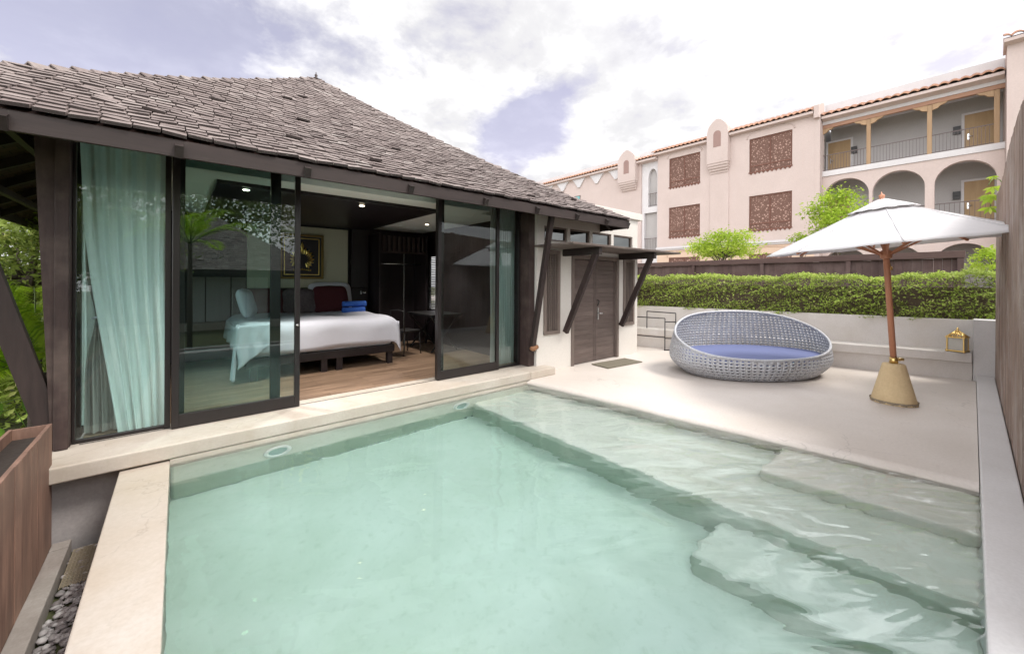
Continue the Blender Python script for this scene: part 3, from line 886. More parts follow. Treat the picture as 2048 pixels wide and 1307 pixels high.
ch = thing('desk_chair', 'slim dark metal chair drawn up to the desk', 'chair', (3.45, 7.3, .13), (0, 0, .25))
def lb(pts, r, n=6):
    g = MB(); g.tube(pts, r, n); return g
g = MB(); g.box(-.20, .20, -.20, .20, .44, .48); g.build('seat', M['black'], ch, local=True, bevel=.015)
for sx, sy in ((-1, -1), (1, -1), (1, 1), (-1, 1)):
    lb([(sx*.18, sy*.18, .44), (sx*.21, sy*.2, 0)], .014).build('leg', M['black'], ch, local=True)
lb([(-.19, -.19, .46), (-.22, -.20, .86), (-.20, .0, .88), (-.22, .20, .86), (-.19, .19, .46)], .013).build('backrest', M['black'], ch, local=True)

# ------------------------------------------------------------------ entrance annex
an = thing('entrance_annex', 'white plastered annex with double door, lattice windows and thin wooden awning', 'annex', (6.2, 6.0, 0))
AY = 4.85
def wall_y(g, y0, y1, x0, x1, z0, z1, holes):
    """wall slab facing -Y between y0..y1 with rectangular holes (hx0,hx1,hz0,hz1)"""
    xs = sorted(set([x0, x1] + [h[0] for h in holes] + [h[1] for h in holes]))
    for a, b in zip(xs[:-1], xs[1:]):
        hs = sorted([h for h in holes if h[0] <= a + 1e-6 and h[1] >= b - 1e-6], key=lambda h: h[2])
        z = z0
        for h in hs:
            if h[2] > z + 1e-6: g.box(a, b, y0, y1, z, h[2])
            z = h[3]
        if z1 > z + 1e-6: g.box(a, b, y0, y1, z, z1)
clere = [(4.86, 5.46, 2.30, 2.56), (5.54, 6.12, 2.30, 2.56), (6.20, 6.82, 2.30, 2.56), (6.90, 7.60, 2.30, 2.56)]
latt = [(4.86, 5.24, .66, 2.12), (7.26, 7.64, .66, 2.05)]
door = (5.58, 7.08, 0, 2.08)
g = MB(); wall_y(g, AY, AY+.18, 4.69, 7.80, 0, 2.94, clere + latt + [door])
g.box(7.62, 7.80, AY+.18, 9.0, 0, 2.94); g.build('wall', M['annexwhite'], an, bevel=.0)
g = MB(); g.box(4.69, 7.92, AY-.05, 9.0, 2.943, 3.09); g.build('parapet', M['annexwhite'], an, bevel=.01)
g = MB(); g.box(4.7, 7.6, AY+.9, AY+.95, .001, 2.9); g.build('inner_wall', M['hgrey'], an)
for h in clere:
    f = MB(); frame_rect(f, h[0], h[1], h[2], h[3], .03, AY+.02, AY+.07); f = f.build('clerestory_window', M['latticewood'], an)
    g = MB(); g.add([(h[0]+.03, AY+.05, h[2]+.03), (h[1]-.03, AY+.05, h[2]+.03), (h[1]-.03, AY+.05, h[3]-.03), (h[0]+.03, AY+.05, h[3]-.03)], [(0, 1, 2, 3)]); g.build('glass_pane', M['glassdark'], f)
for h in latt:
    f = MB(); frame_rect(f, h[0]-.012, h[1]+.012, h[2]-.012, h[3]+.012, .06, AY-.03, AY+.03); f = f.build('lattice_window', M['latticewood'], an)
    g = MB()
    w_ = h[1]-h[0]-.1; x0 = h[0]+.05; n = 6
    for i in range(n+1): g.box(x0 + w_*i/n - .009, x0 + w_*i/n + .009, AY-.01, AY+.004, h[2]+.04, h[3]-.04)
    nz = int((h[3]-h[2]-.1)/(w_/n))
    for i in range(nz+1):
        z = h[2]+.05 + (h[3]-h[2]-.1)*i/nz; g.box(h[0]+.04, h[1]-.04, AY+.005, AY+.018, z-.009, z+.009)
    g.build('lattice', M['latticewood'], f)
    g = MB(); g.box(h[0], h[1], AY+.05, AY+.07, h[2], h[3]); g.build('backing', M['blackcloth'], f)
dr = MB(); dr.box(door[0], door[0]+.07, AY-.02, AY+.12, 0.001, door[3]); dr.box(door[1]-.07, door[1], AY-.02, AY+.12, .001, door[3]); dr.box(door[0]+.07, door[1]-.07, AY-.02, AY+.12, door[3]-.07, door[3])
dr = dr.build('door_frame', M['latticewood'], an, bevel=.004)
mid = (door[0]+door[1])/2 + .02
for (a, b, nm) in ((door[0]+.072, mid-.004, 'l'), (mid+.004, door[1]-.072, 'r')):
    g = MB(); z = .012
    while z < 2.0:
        g.box(a+.06, b-.06, AY+.03, AY+.062, z, min(z+.088, 2.0)); z += .09
    g.box(a, a+.058, AY+.025, AY+.07, .012, 2.005); g.box(b-.058, b, AY+.025, AY+.07, .012, 2.005)
    d = g.build('door', M['doorwood'], an, bevel=.002)
    if nm == 'r':
        g = MB(); g.box(a+.03, a+.075, AY+.005, AY+.024, .82, 1.06); g.tube([(a+.05, AY+.01, .95), (a+.05, AY-.05, .95), (a+.16, AY-.05, .95)], .011, 8); g.build('handle', M['steel'], d)
        g = MB(); g.tube([(a+.03, AY+.01, 1.22), (a+.03, AY-.03, 1.18), (a+.03, AY+.01, 1.10)], .012, 8); g.build('pull', M['black'], d)
# awning with brackets
aw = MB(); aw.box(4.62, 8.05, 3.98, AY-.002, 2.165, 2.20)
aw = aw.build('awning', wood('awning_board', (.09, .065, .055), (.19, .15, .13), 'x', 5, .7, grey=(.2, .17, .15)), an, bevel=.004)
for x in (5.36, 7.10):
    g = MB(); g.bar((x, AY-.01, 2.10), (x, 4.02, 2.10), .075, .12); g.build('bracket_beam', M['darkwoody'], aw, bevel=.004)
    g = MB(); g.bar((x, AY-.06, .66), (x, 4.12, 2.06), .07, .10); g.build('bracket_strut', M['darkwood'], aw, bevel=.004)
g = MB(); g.add([(5.95, 4.28, .006), (6.95, 4.20, .006), (6.98, 4.62, .006), (6.0, 4.70, .006), (5.95, 4.28, .02), (6.95, 4.20, .02), (6.98, 4.62, .02), (6.0, 4.70, .02)], [(0,3,2,1),(4,5,6,7),(0,1,5,4),(1,2,6,5),(2,3,7,6),(3,0,4,7)])
single(g, 'doormat', 'flat brown woven doormat in front of the annex door', 'doormat', M['mat'])

# ------------------------------------------------------------------ bench, back wall, hedge, fence
# the back wall runs slightly askew: from (10.35, 0) to (9.05, 5.6) and on
def bw(y, off=0): return 10.30 - y*.235 + off
YB = 7.5
def skew(g, o0, o1, y0, y1, z0, z1):
    return g.hexa([(bw(y0, o0), y0, z0), (bw(y0, o1), y0, z0), (bw(y1, o1), y1, z0), (bw(y1, o0), y1, z0)], [(bw(y0, o0), y0, z1), (bw(y0, o1), y0, z1), (bw(y1, o1), y1, z1), (bw(y1, o0), y1, z1)])
g = MB(); skew(g, 0, .14, -.32, YB, 0, .97)
single(g, 'planter_wall', 'pale plaster wall behind the bench holding up the hedge', 'wall', M['bench'], bevel=.008)
bn = thing('masonry_bench', 'long pale built-in plaster bench along the back wall', 'bench', (10, 2.5, 0))
g = MB(); skew(g, -.37, -.003, .0, YB, 0, .29); g.build('base', M['bench'], bn)
g = MB(); skew(g, -.43, -.002, .0, YB, .293, .45); g.build('seat', M['bench'], bn, bevel=.012)
g = MB(); g.box(9.92, 10.295, -.285, -.01, 0, 1.0)
single(g, 'end_pier', 'square white plaster pier ending the bench beside the wood fence', 'pier', M['wallwhite'], bevel=.008)

def leafcloud(g, pts, size, rr, up=.4, aspect=2.0, fold=.0):
    """pts: list of centres; adds one pointed leaf each"""
    vs = []; fs = []
    for i, p in enumerate(pts):
        a = Vector((rr.gauss(0, 1), rr.gauss(0, 1), rr.gauss(0, .7) + 0)).normalized()
        n = Vector((rr.gauss(0, 1), rr.gauss(0, 1), rr.gauss(0, 1) + up*3)).normalized()
        b = n.cross(a)
        if b.length < 1e-3: continue
        b.normalize(); s = size*rr.uniform(.6, 1.3)
        a = a*s; b = b*s/aspect
        p = Vector(p)
        k = len(vs)
        vs += [p - a*.5, p + b*.5 - a*.05, p + a*.5 - n*s*.12, p - b*.5 - a*.05]
        fs.append((k, k+1, k+2, k+3))
    g.add(vs, fs)
def crown_pts(rr, c, r, n, clumps, spread=.28, low=-.5):
    cs = []
    for _ in range(clumps):
        while True:
            v = Vector((rr.uniform(-1, 1), rr.uniform(-1, 1), rr.uniform(low, 1)))
            if .35 < v.length < 1: break
        cs.append(v)
    out = []
    for i in range(n):
        q = cs[int(rr.random()*len(cs))]
        v = q + Vector((rr.gauss(0, spread), rr.gauss(0, spread), rr.gauss(0, spread*.6)))
        out.append((c[0] + v.x*r[0], c[1] + v.y*r[1], c[2] + v.z*r[2]))
    return out, cs
def make_hedge():
    rr = random.Random(21)
    h = thing('hedge', 'long clipped green hedge with dry twiggy patches on top of the back wall', 'hedge', (9.8, 3, .97))
    def bumpy(y, k): return .06*math.sin(y*3.1 + k) + .04*math.sin(y*7.7 + k*2) + .03*math.sin(y*17 + k)
    pts = []
    for _ in range(30000):
        y = rr.uniform(-.7, YB - .3)
        top = 1.70 + bumpy(y, 1)*.5 + .03*max(0, (1.5 - y))
        if rr.random() < .62:     # front face
            z = rr.uniform(.93, top); o = .02 + bumpy(y*1.3 + z*3, z*4)*.9 + abs(rr.gauss(0, .045)) + .10*((z - .95)/.75)**3
            # bare patch of dry twigs
            bp = math.exp(-((y - .75)/.45)**2 - ((z - 1.32)/.16)**2) + .9*math.exp(-((y - 3.4)/.8)**2 - ((z - 1.25)/.12)**2) + .8*math.exp(-((y - 5.2)/.4)**2 - ((z - 1.2)/.1)**2)
            if rr.random() < bp*.9: continue
            if math.sin(y*9 + z*14) + math.sin(y*23 - z*9) < -1.45 and rr.random() < .8: continue
        else:
            o = rr.uniform(.03, .95); z = top + rr.gauss(0, .025) - .1*max(0, .15 - o)
        pts.append((bw(y, o), y, z))
    g = MB(); leafcloud(g, pts, .05, rr, .35, 2.0); g.build('foliage', M['leafhedge'], h, fix=False)
    g = MB()
    for _ in range(1500):
        y = rr.uniform(-.6, YB - .3); z = rr.uniform(.98, 1.62); o = rr.uniform(.07, .2)
        p = Vector((bw(y, o), y, z)); d = Vector((rr.gauss(0, .5), rr.gauss(0, 1), rr.gauss(.3, .7))).normalized()*rr.uniform(.08, .22)
        g.bar(p, p + d, .005, .005)
    skew(g, .22, .95, -.6, YB - .3, .9, 1.52)
    g.build('branches', M['twig'], h, fix=False)
make_hedge()
g = MB(); skew(g, .145, 1.2, -.9, YB, 0, .9); single(g, 'hedge_soil_bed', 'raised soil bed behind the back wall under the hedge', 'soil bed', M['soil'])

# dark back fence behind the hedge, with cap board
bf = thing('garden_fence', 'dark brown wood fence with cap rail standing behind the hedge', 'fence', (12.6, 4, .2))
def bfx(y, o=0): return 12.45 + (y - .15)*.12 + o
g = MB(); rr = random.Random(8); y = .15
while y < 11.5:
    y2 = y + rr.uniform(.13, .17); x = bfx(y); g.box(x, x+.025, y, y2-.004, .2, 2.12 + rr.uniform(-.003, .003)); y = y2
g.build('boards', M['backfence'], bf)
g = MB(); g.hexa([(bfx(.1, -.10), .1, 2.125), (bfx(.1, .12), .1, 2.125), (bfx(11.5, .12), 11.5, 2.125), (bfx(11.5, -.10), 11.5, 2.125)], [(bfx(.1, -.10), .1, 2.27), (bfx(.1, .12), .1, 2.27), (bfx(11.5, .12), 11.5, 2.27), (bfx(11.5, -.10), 11.5, 2.27)])
g.build('cap_rail', M['backcap'], bf, bevel=.005)
for y in (.12, 1.95, 3.9, 6.0, 8.3):
    g = MB(); x = bfx(y); g.box(x-.08, x-.002, y, y+.09, .2, 2.12); g.build('fence_post', M['backfence'], bf)

# tall weathered fence to the right of the low wall
wf = thing('tall_wood_fence', 'tall weathered grey-brown board fence at the right edge above the low wall', 'fence', (7, -.23, .1))
def fence_panel():
    rr = random.Random(13); g = MB(); x = 2.6
    while x < 9.85:
        x2 = x + rr.uniform(.085, .12)
        zt = 2.98 + .05*math.sin(x*1.3)
        g.box(x, x2-.006, -.272 + rr.uniform(-.006, .004), -.240 + rr.uniform(-.003, .003), .0, zt); x = x2
    return g
fence_panel().build('boards', M['fencewood'], wf, bevel=.003)
for x in (3.0, 6.4, 9.78):
    g = MB(); g.box(x, x+.1, -.38, -.281, 0, 3.06); g.build('fence_post', M['fencewood'], wf)

# ------------------------------------------------------------------ daybed
DB = (7.72, 2.58, 0)
db = thing('wicker_daybed', 'large oval grey woven wicker daybed with high back on the deck', 'daybed', DB, (0, 0, R_(-40.5 + 8)))
A_, B_ = 1.38, .88
def rimh(th):       # th measured from +x (long axis); back at +90deg (local +y), front at -90
    s = math.sin(th + R_(14))
    s = s*(1.28 - .28*s*s)
    return .69 + .315*s
def shell(th, z, H):
    # radius factor by height
    t = z/.42
    r = .80 + .20*math.sin(min(1.0, z/.30)*PI/2)
    if z > .30: r -= .13*((z - .30)/.62)**1.6
    bx = 1.0
    x = A_*r*math.copysign(abs(math.cos(th))**.92, math.cos(th)); y = B_*r*math.copysign(abs(math.sin(th))**.92, math.sin(th))
    if z > .3 and math.sin(th) > 0: y += .06*((z-.3)/.6)*math.sin(th)
    return (x, y, z)
def weave():
    NU = 92
    g = MB()
    cell = 2*PI*1.06/NU
    def surf(u, v):
        th = 2*PI*u; H = rimh(th); return Vector(shell(th, .02 + (H - .02)*v, H))
    NV = 20
    for i in range(NU):
        for j in range(NV):
            # more rows where it is tall: split by local height
            th = 2*PI*(i+.5)/NU; H = rimh(th)
            pass
    rows = {}
    vs = []; fs = []
    ch_ = .047
    for i in range(NU):
        u0, u1 = i/NU, (i+1)/NU
        H = (rimh(2*PI*u0) + rimh(2*PI*u1))/2
        NVi = int((H - .02)/.051) + 1
        for j in range(NVi):
            z0_, z1_ = .02 + j*.051, .02 + (j+1)*.051
            v0, v1 = (z0_ - .02)/(H - .02), min(1.0, (z1_ - .02)/(H - .02))
            def P(a, b): 
                return surf(u0 + (u1-u0)*a, v0 + (v1-v0)*b)
            q = .27 if v1 < 1 else .42
            o = [P(0, 0), P(1, 0), P(1, 1), P(0, 1)]
            oct_ = [(q+.1, q), (1-q-.1, q), (1-q, q+.1), (1-q, 1-q-.1), (1-q-.1, 1-q), (q+.1, 1-q), (q, 1-q-.1), (q, q+.1)]
            inn = [P(a, b) for a, b in oct_]
            k = len(vs); vs += o + inn
            fs += [(k, k+1, k+5, k+4), (k+1, k+6, k+5), (k+1, k+2, k+7, k+6), (k+2, k+8, k+7), (k+2, k+3, k+9, k+8), (k+3, k+10, k+9), (k+3, k, k+11, k+10), (k, k+4, k+11)]
    g.add(vs, fs, True)
    return g
def mk_wicker():
    m, nt, out = newmat('grey_wicker')
    v = mapn(nt)
    a = noise(nt, v, 40, 3, .6)
    b = noise(nt, v, 4, 3, .6)
    col = mixc(nt, ramp(nt, a, [(.3, 0.0), (.7, 1.0)]), (.33, .345, .385), (.56, .57, .60))
    col = mixc(nt, ramp(nt, b, [(.4, 0.0), (.7, .35)]), col, (.36, .33, .31))
    pbsdf(nt, out, col, .45, bump(nt, a, .7, .01))
    return m
M['wicker'] = mk_wicker()
o = weave().build('woven_shell', M['wicker'], db, local=True, fix=False)
bm = bmesh.new(); bm.from_mesh(o.data); bmesh.ops.remove_doubles(bm, verts=bm.verts, dist=.0006); bmesh.ops.recalc_face_normals(bm, faces=bm.faces); bm.to_mesh(o.data); bm.free()
md = o.modifiers.new('s', 'SOLIDIFY'); md.thickness = .014; md.offset = 0
g = MB(); pts = []
for i in range(97):
    th = 2*PI*i/96; pts.append(shell(th, rimh(th), 0))
g.tube(pts, .022, 8, cap=False); g.build('rim', M['wicker'], db, local=True)
# inner skin of the weave gives the double wall seen through the holes
g = MB()
def inner(u, v):
    th = 2*PI*u; z = .03 + .20*v; x, y, z2 = shell(th, z, 0); return (x*.955, y*.94, z2)
g.grid(inner, 72, 6, wrapu=True); g.build('seat_base', plain('dark_liner', (.05, .055, .07), .8), db, local=True)
cu = thing('daybed_cushion', 'flat oval blue seat cushion inside the wicker daybed', 'cushion', (DB[0], DB[1], .23), (0, 0, R_(-32.5)))
def cush(u, v):
    th = 2*PI*u
    prof_ = [(0.0, 0.0), (.96, 0.0), (1.0, .02), (1.0, .10), (.97, .128), (.9, .138), (0.0, .145)]
    f = v*(len(prof_)-1); i = min(int(f), len(prof_)-2); t = f - i
    r = prof_[i][0]*(1-t) + prof_[i+1][0]*t; z = prof_[i][1]*(1-t) + prof_[i+1][1]*t
    return (A_*.925*r*math.cos(th), B_*.90*r*math.sin(th), z)
g = MB(); g.grid(cush, 64, 18, wrapu=True); g.build('pad', M['navy'], cu, local=True)

# ------------------------------------------------------------------ umbrella
UX, UY = 7.30, .68
base = thing('umbrella_stand', 'tapered tan concrete block holding the umbrella pole', 'umbrella stand', (UX, UY, 0))
def mk_sand():
    return stucco('tan_concrete', (.68, .53, .32), (.58, .43, .25), 4, .9, .5, .5, 35)
M['sand'] = mk_sand()
g = MB(); g.lathe([(.235, 0), (.232, .02), (.225, .045), (.118, .50), (.11, .515), (.05, .52)], (UX, UY, 0), 40); g.build('block', M['sand'], base)
g = MB()
rr = random.Random(4)
def ring(u, v):
    a = 2*PI*u; r = .236 + .008*v - .004 + .005*math.sin(a*23)*math.sin(a*11 + 1)
    return (UX + r*math.cos(a), UY + r*math.sin(a), .002 + .05*v - (.01 if v > .5 else 0))
g.grid(ring, 90, 2, wrapu=True); g.build('crumbled_edge', stucco('crumbled', (.42, .35, .25), (.24, .20, .16), 20, .95, 1, .5, 60), base)
g = MB(); g.tube([(UX, UY, .515), (UX, UY, .60)], .045, 16); cl_ = g.build('sleeve', M['brass'], base)
g = MB(); g.tube([(UX+.03, UY-.03, .57), (UX+.10, UY-.08, .57)], .02, 8); g.build('screw', M['brass'], cl_)
lean = Vector((-.7615*.035 + .648*.045, .648*.035 + .7615*.045, 1)).normalized()
q = Vector((0, 0, 1)).rotation_difference(lean)
um = thing('patio_umbrella', 'white canvas parasol on a leaning red wooden pole', 'umbrella', (UX, UY, .52))
um.rotation_mode = 'QUATERNION'; um.rotation_quaternion = q @ Matrix.Rotation(R_(12), 3, 'Z').to_quaternion()
UR, UZ0, UZ1 = 1.36, 1.58, 2.19       # rim radius, rim z, apex z (above stand top)
g = MB(); g.tube([(0, 0, 0), (0, 0, 2.2)], .034, 12); g.build('pole', M['teak'], um, local=True)
TLX, TLY = .90*.06, -.43*.06      # the canopy hangs lower on its left
def tz(x, y): return TLX*x + TLY*y
def cz(r, sect):   # canopy height at normalised radius r; sect 0 on the rib, 1 between
    return UZ1 - (UZ1 - UZ0)*(r**1.0) - .05*sect*r*r*(1.0) - .0
def canopy(r0, r1, dz, nseg=10, hang=0):
    g = MB(); vs = []; fs = []; n = 8*nseg
    rows = 14
    for j in range(rows+1):
        r = r0 + (r1 - r0)*j/rows
        for i in range(n):
            a = 2*PI*i/n; t = (i % nseg)/nseg; sect = math.sin(PI*t)
            c = math.cos(PI/8)/math.cos(((a + 0) % (PI/4)) - PI/8)      # octagon
            rad = UR*r*c/1.0*(1.0/math.cos(0)) 
            vs.append((rad*math.cos(a), rad*math.sin(a), cz(r, sect*.15) + dz + tz(rad*math.cos(a), rad*math.sin(a)) + .004*math.sin(a*13 + r*20)))
    for j in range(rows):
        for i in range(n):
            i2 = (i+1) % n
            fs.append((j*n+i, j*n+i2, (j+1)*n+i2, (j+1)*n+i))
    g.add(vs, fs, True)
    return g
def mk_canvas():
    m, nt, out = newmat('umbrella_canvas')
    d = N(nt, 'ShaderNodeBsdfDiffuse'); d.inputs[0].default_value = (.80, .79, .81, 1)
    t = N(nt, 'ShaderNodeBsdfTranslucent'); t.inputs[0].default_value = (.75, .72, .68, 1)
    mx = nt.nodes.new('ShaderNodeMixShader'); mx.inputs[0].default_value = .25
    v = mapn(nt); h = noise(nt, v, 3.0, 4, .5, .5); nt.links.new(bump(nt, h, .35, .05), d.inputs['Normal'])
    nt.links.new(d.outputs[0], mx.inputs[1]); nt.links.new(t.outputs[0], mx.inputs[2]); nt.links.new(mx.outputs[0], out.inputs[0])
    return m
M['umbcanvas'] = mk_canvas()
cn = canopy(.10, 1.0, 0).build('canopy', M['umbcanvas'], um, local=True, solid=.004, fix=False)
canopy(.02, .27, .045).build('vent_cap', M['umbcanvas'], cn, local=True, solid=.004, fix=False)
for i in range(8):
    a = i*PI/4
    g = MB(); g.bar((.05*math.cos(a), .05*math.sin(a), UZ1-.06), (UR*.985*math.cos(a), UR*.985*math.sin(a), UZ0-.012+tz(UR*math.cos(a), UR*math.sin(a))), .022, .026); g.build('rib', M['teak'], um, local=True)
    g = MB(); g.bar((.05*math.cos(a), .05*math.sin(a), 1.46), (.68*math.cos(a), .68*math.sin(a), 1.80), .018, .024); g.build('strut', M['teak'], um, local=True)
g = MB()
for i in range(8):
    a = i*PI/4
    pts = [(UR*r*math.cos(a), UR*r*math.sin(a), cz(r, 0) + .006 + tz(UR*r*math.cos(a), UR*r*math.sin(a))) for r in (.12, .3, .5, .7, .9, 1.0)]
    g.tube(pts, .006, 6)
g.build('seams', M['umbcanvas'], cn, local=True)
g = MB(); g.lathe([(.04, 1.40), (.062, 1.42), (.066, 1.50), (.04, 1.52)], (0, 0, 0), 16); g.build('hub', M['teak'], um, local=True)
g = MB(); g.lathe([(.02, 2.16), (.05, 2.19), (.05, 2.215), (.022, 2.23), (.034, 2.255), (.03, 2.275), (.008, 2.29), (.004, 2.32)], (0, 0, 0), 14); g.build('finial', M['teak'], um, local=True)
g = MB(); g.tube([(.05, -.02, 1.40), (.12, -.04, 1.36), (.13, -.05, 1.28)], .009, 6); g.tube([(.13, -.05, 1.30), (.135, -.05, 1.25)], [.02, .022], 8); g.build('pulley', M['brass'], um, local=True)

# ------------------------------------------------------------------ lantern, rack
LX, LY = 9.93, .16
lt = thing('lantern', 'small gold metal lantern with fretwork roof at the right end of the bench', 'lantern', (LX, LY, .45), (0, 0, R_(-14)))
def post4(g, w, z0, z1, t):
    for sx in (-1, 1):
        for sy in (-1, 1): g.box(sx*w - t/2, sx*w + t/2, sy*w - t/2, sy*w + t/2, z0, z1)
g = MB(); g.box(-.115, .115, -.115, .115, .012, .035); post4(g, .095, .035, .235, .018)
g.box(-.115, .115, -.115, .115, .235, .255)
for sx in (-1, 1):
    for sy in (-1, 1): g.lathe([(.012, 0), (.016, .012)], (sx*.1, sy*.1, 0), 8)
g.build('frame', M['brass'], lt, local=True, bevel=.003)
g = MB()
for sx, sy, rot in ((0, -1, 0), (0, 1, 0), (-1, 0, 1), (1, 0, 1)):
    if rot: g.box(sx*.093-.001, sx*.093+.001, -.085, .085, .036, .234)
    else: g.box(-.085, .085, sy*.093-.001, sy*.093+.001, .036, .234)
g.build('glass_panes', plain('frosted_glass', (.5, .48, .44), .3), lt, local=True)
g = MB()
for k in range(4):
    a0 = k*PI/2
    for s in range(-3, 4):
        a = a0 + s*.0
        off = s*.03
        dx, dy = math.cos(a0), math.sin(a0); px_, py_ = -dy, dx
        g.tube([(dx*.11 + px_*off, dy*.11 + py_*off, .255), (dx*.075 + px_*off*.8, dy*.075 + py_*off*.8, .305 - abs(s)*.006), (dx*.02 + px_*off*.2, dy*.02 + py_*off*.2, .345)], .006, 5)
for z, r in ((.29, .085), (.325, .05)):
    g.tube([(r*math.cos(2*PI*i/16), r*math.sin(2*PI*i/16), z) for i in range(17)], .006, 5, cap=False)
g.lathe([(.03, .34), (.03, .355), (.012, .362), (.02, .378), (.012, .392), (.002, .41)], (0, 0, 0), 12)
g.build('fretwork_roof', M['brass'], lt, local=True)
rk = thing('towel_rack', 'thin black metal towel rack standing between annex and bench', 'towel rack', (8.55, 4.75, 0))
RX, RY = 8.50, 4.62
def rb(a, b, r=.012):
    g = MB(); g.tube([a, b], r, 8); return g
rb((RX+.25, RY-.18, 0), (RX+.25, RY-.18, .86)).build('upright', M['black'], rk)
rb((RX+.06, RY-.02, 0), (RX+.06, RY-.02, .74)).build('upright', M['black'], rk)
rb((RX+.25, RY+.55, 0), (RX+.25, RY+.55, .86)).build('upright', M['black'], rk)
rb((RX+.25, RY-.18, .86), (RX+.25, RY+.55, .86)).build('top_rail', M['black'], rk)
rb((RX+.06, RY-.02, .74), (RX-.1, RY+.6, .74)).build('top_rail', M['black'], rk)
rb((RX+.06, RY-.02, .30), (RX-.1, RY+.6, .30)).build('lower_rail', M['black'], rk)
rb((RX+.06, RY-.02, .28), (RX+.25, RY-.18, .28)).build('cross_bar', M['black'], rk)
rb((RX+.06, RY-.02, .66), (RX+.25, RY-.18, .66)).build('cross_bar', M['black'], rk)
rb((RX+.03, RY-.02, .012), (RX+.3, RY-.2, .012)).build('foot', M['black'], rk)

# pool lights and inlet
for (x, z, lab) in ((.78, -.33, 'round pool lamp in a white ring on the house side wall, nearer the pool border'), (3.0, -.33, 'round pool lamp in a white ring on the house side wall, nearer the deck')):
    p = thing('pool_light', lab, 'pool light', (x, 4.60, z), group='underwater lamps in the pool wall')
    g = MB(); pts = [(.105*math.cos(2*PI*i/24), -.02, .105*math.sin(2*PI*i/24)) for i in range(25)]; g.tube(pts, .022, 8, cap=False); g.build('ring', plain('white_plastic', (.8, .82, .8), .4), p, local=True)
    g = MB(); g.prism([(.1*math.cos(2*PI*i/24), .1*math.sin(2*PI*i/24)) for i in range(24)], 'y', -.02, -.003); g.build('lens', plain('lamp_lens', (.35, .5, .48), .15), p, local=True)

exec_more = True
# ------------------------------------------------------------------ HOTEL
HX = 28.0
ht = thing('pink_hotel', 'long pink stucco hotel with terracotta eaves, carved window screens and arched balconies', 'hotel', (HX, 12, -1.6))
def hwall(g, x0, x1, y0, y1, z0, z1, holes):
    """slab facing -X; holes (hy0,hy1,hz0,hz1,arch?)"""
    ys = sorted(set([y0, y1] + [h[0] for h in holes] + [h[1] for h in holes]))
    for a, b in zip(ys[:-1], ys[1:]):
        hs = sorted([h for h in holes if h[0] <= a + 1e-6 and h[1] >= b - 1e-6], key=lambda h: h[2])
        z = z0
        for h in hs:
            if h[2] > z + 1e-6: g.box(x0, x1, a, b, z, h[2])
            z = h[3]
        if z1 > z + 1e-6: g.box(x0, x1, a, b, z, z1)
    for h in holes:
        if len(h) > 4 and h[4]:
            c = (h[0]+h[1])/2; r = (h[1]-h[0])/2; rz = h[4]
            for s in (-1, 1):
                n = 10; arc = [(c + s*r*math.cos(t*PI/2/n), h[3] - rz + rz*math.sin(t*PI/2/n)) for t in range(n+1)]
                for k in range(n):
                    (ya, za), (yb, zb) = arc[k], arc[k+1]
                    p = [(ya, za), (yb, zb), (yb, h[3]), (ya, h[3])]
                    if abs(ya-yb) < 1e-5: continue
                    g.prism(p, 'x', x0, x1)
wins = [(13.02-.9, 13.02+.9)]
def Yof(px, X=HX):
    t = (px - 1024)/784; return X*(.7615 - .648*t)/(.648 + .7615*t)
W4 = (Yof(1583), Yof(1497)); W3 = (Yof(1399), Yof(1337))
y45 = Yof(1628); y34 = Yof(1438); y23 = Yof(1314); y12 = Yof(1281); yL = 32.5
winrows = [(8.55, 10.75), (4.85, 7.08), (1.3, 3.35)]
holes = [(w[0], w[1], a, b) for w in (W4, W3) for (a, b) in winrows]
g = MB(); hwall(g, HX, HX+.4, y45, y23, 4.16, 11.3, [h for h in holes if h[2] > 4]); g.build('main_wall', M['pink'], ht)
g = MB(); hwall(g, HX+.003, HX+.4, y45, y23, -1.6, 4.0, [h for h in holes if h[2] < 4]); g.build('ground_floor_wall', M['peach'], ht)
g = MB(); g.prism([(HX-.16, 4.0), (HX-.16, 4.10), (HX-.08, 4.16), (HX+.1, 4.16), (HX+.1, 3.9), (HX-.06, 3.9)], 'y', y45, y23) if False else g.box(HX-.16, HX+.42, y45-.05, y23+.05, 4.01, 4.10)
g.box(HX-.09, HX+.42, y45-.05, y23+.05, 4.103, 4.158); g.box(HX-.07, HX-.0, y45-.05, y23+.05, 3.90, 4.008)
g.build('cornice', M['hwhite'], ht)
g = MB(); g.box(HX+.41, HX+9, y45, yL, -1.6, 11.2); g.build('core_block', M['hgrey'], ht)
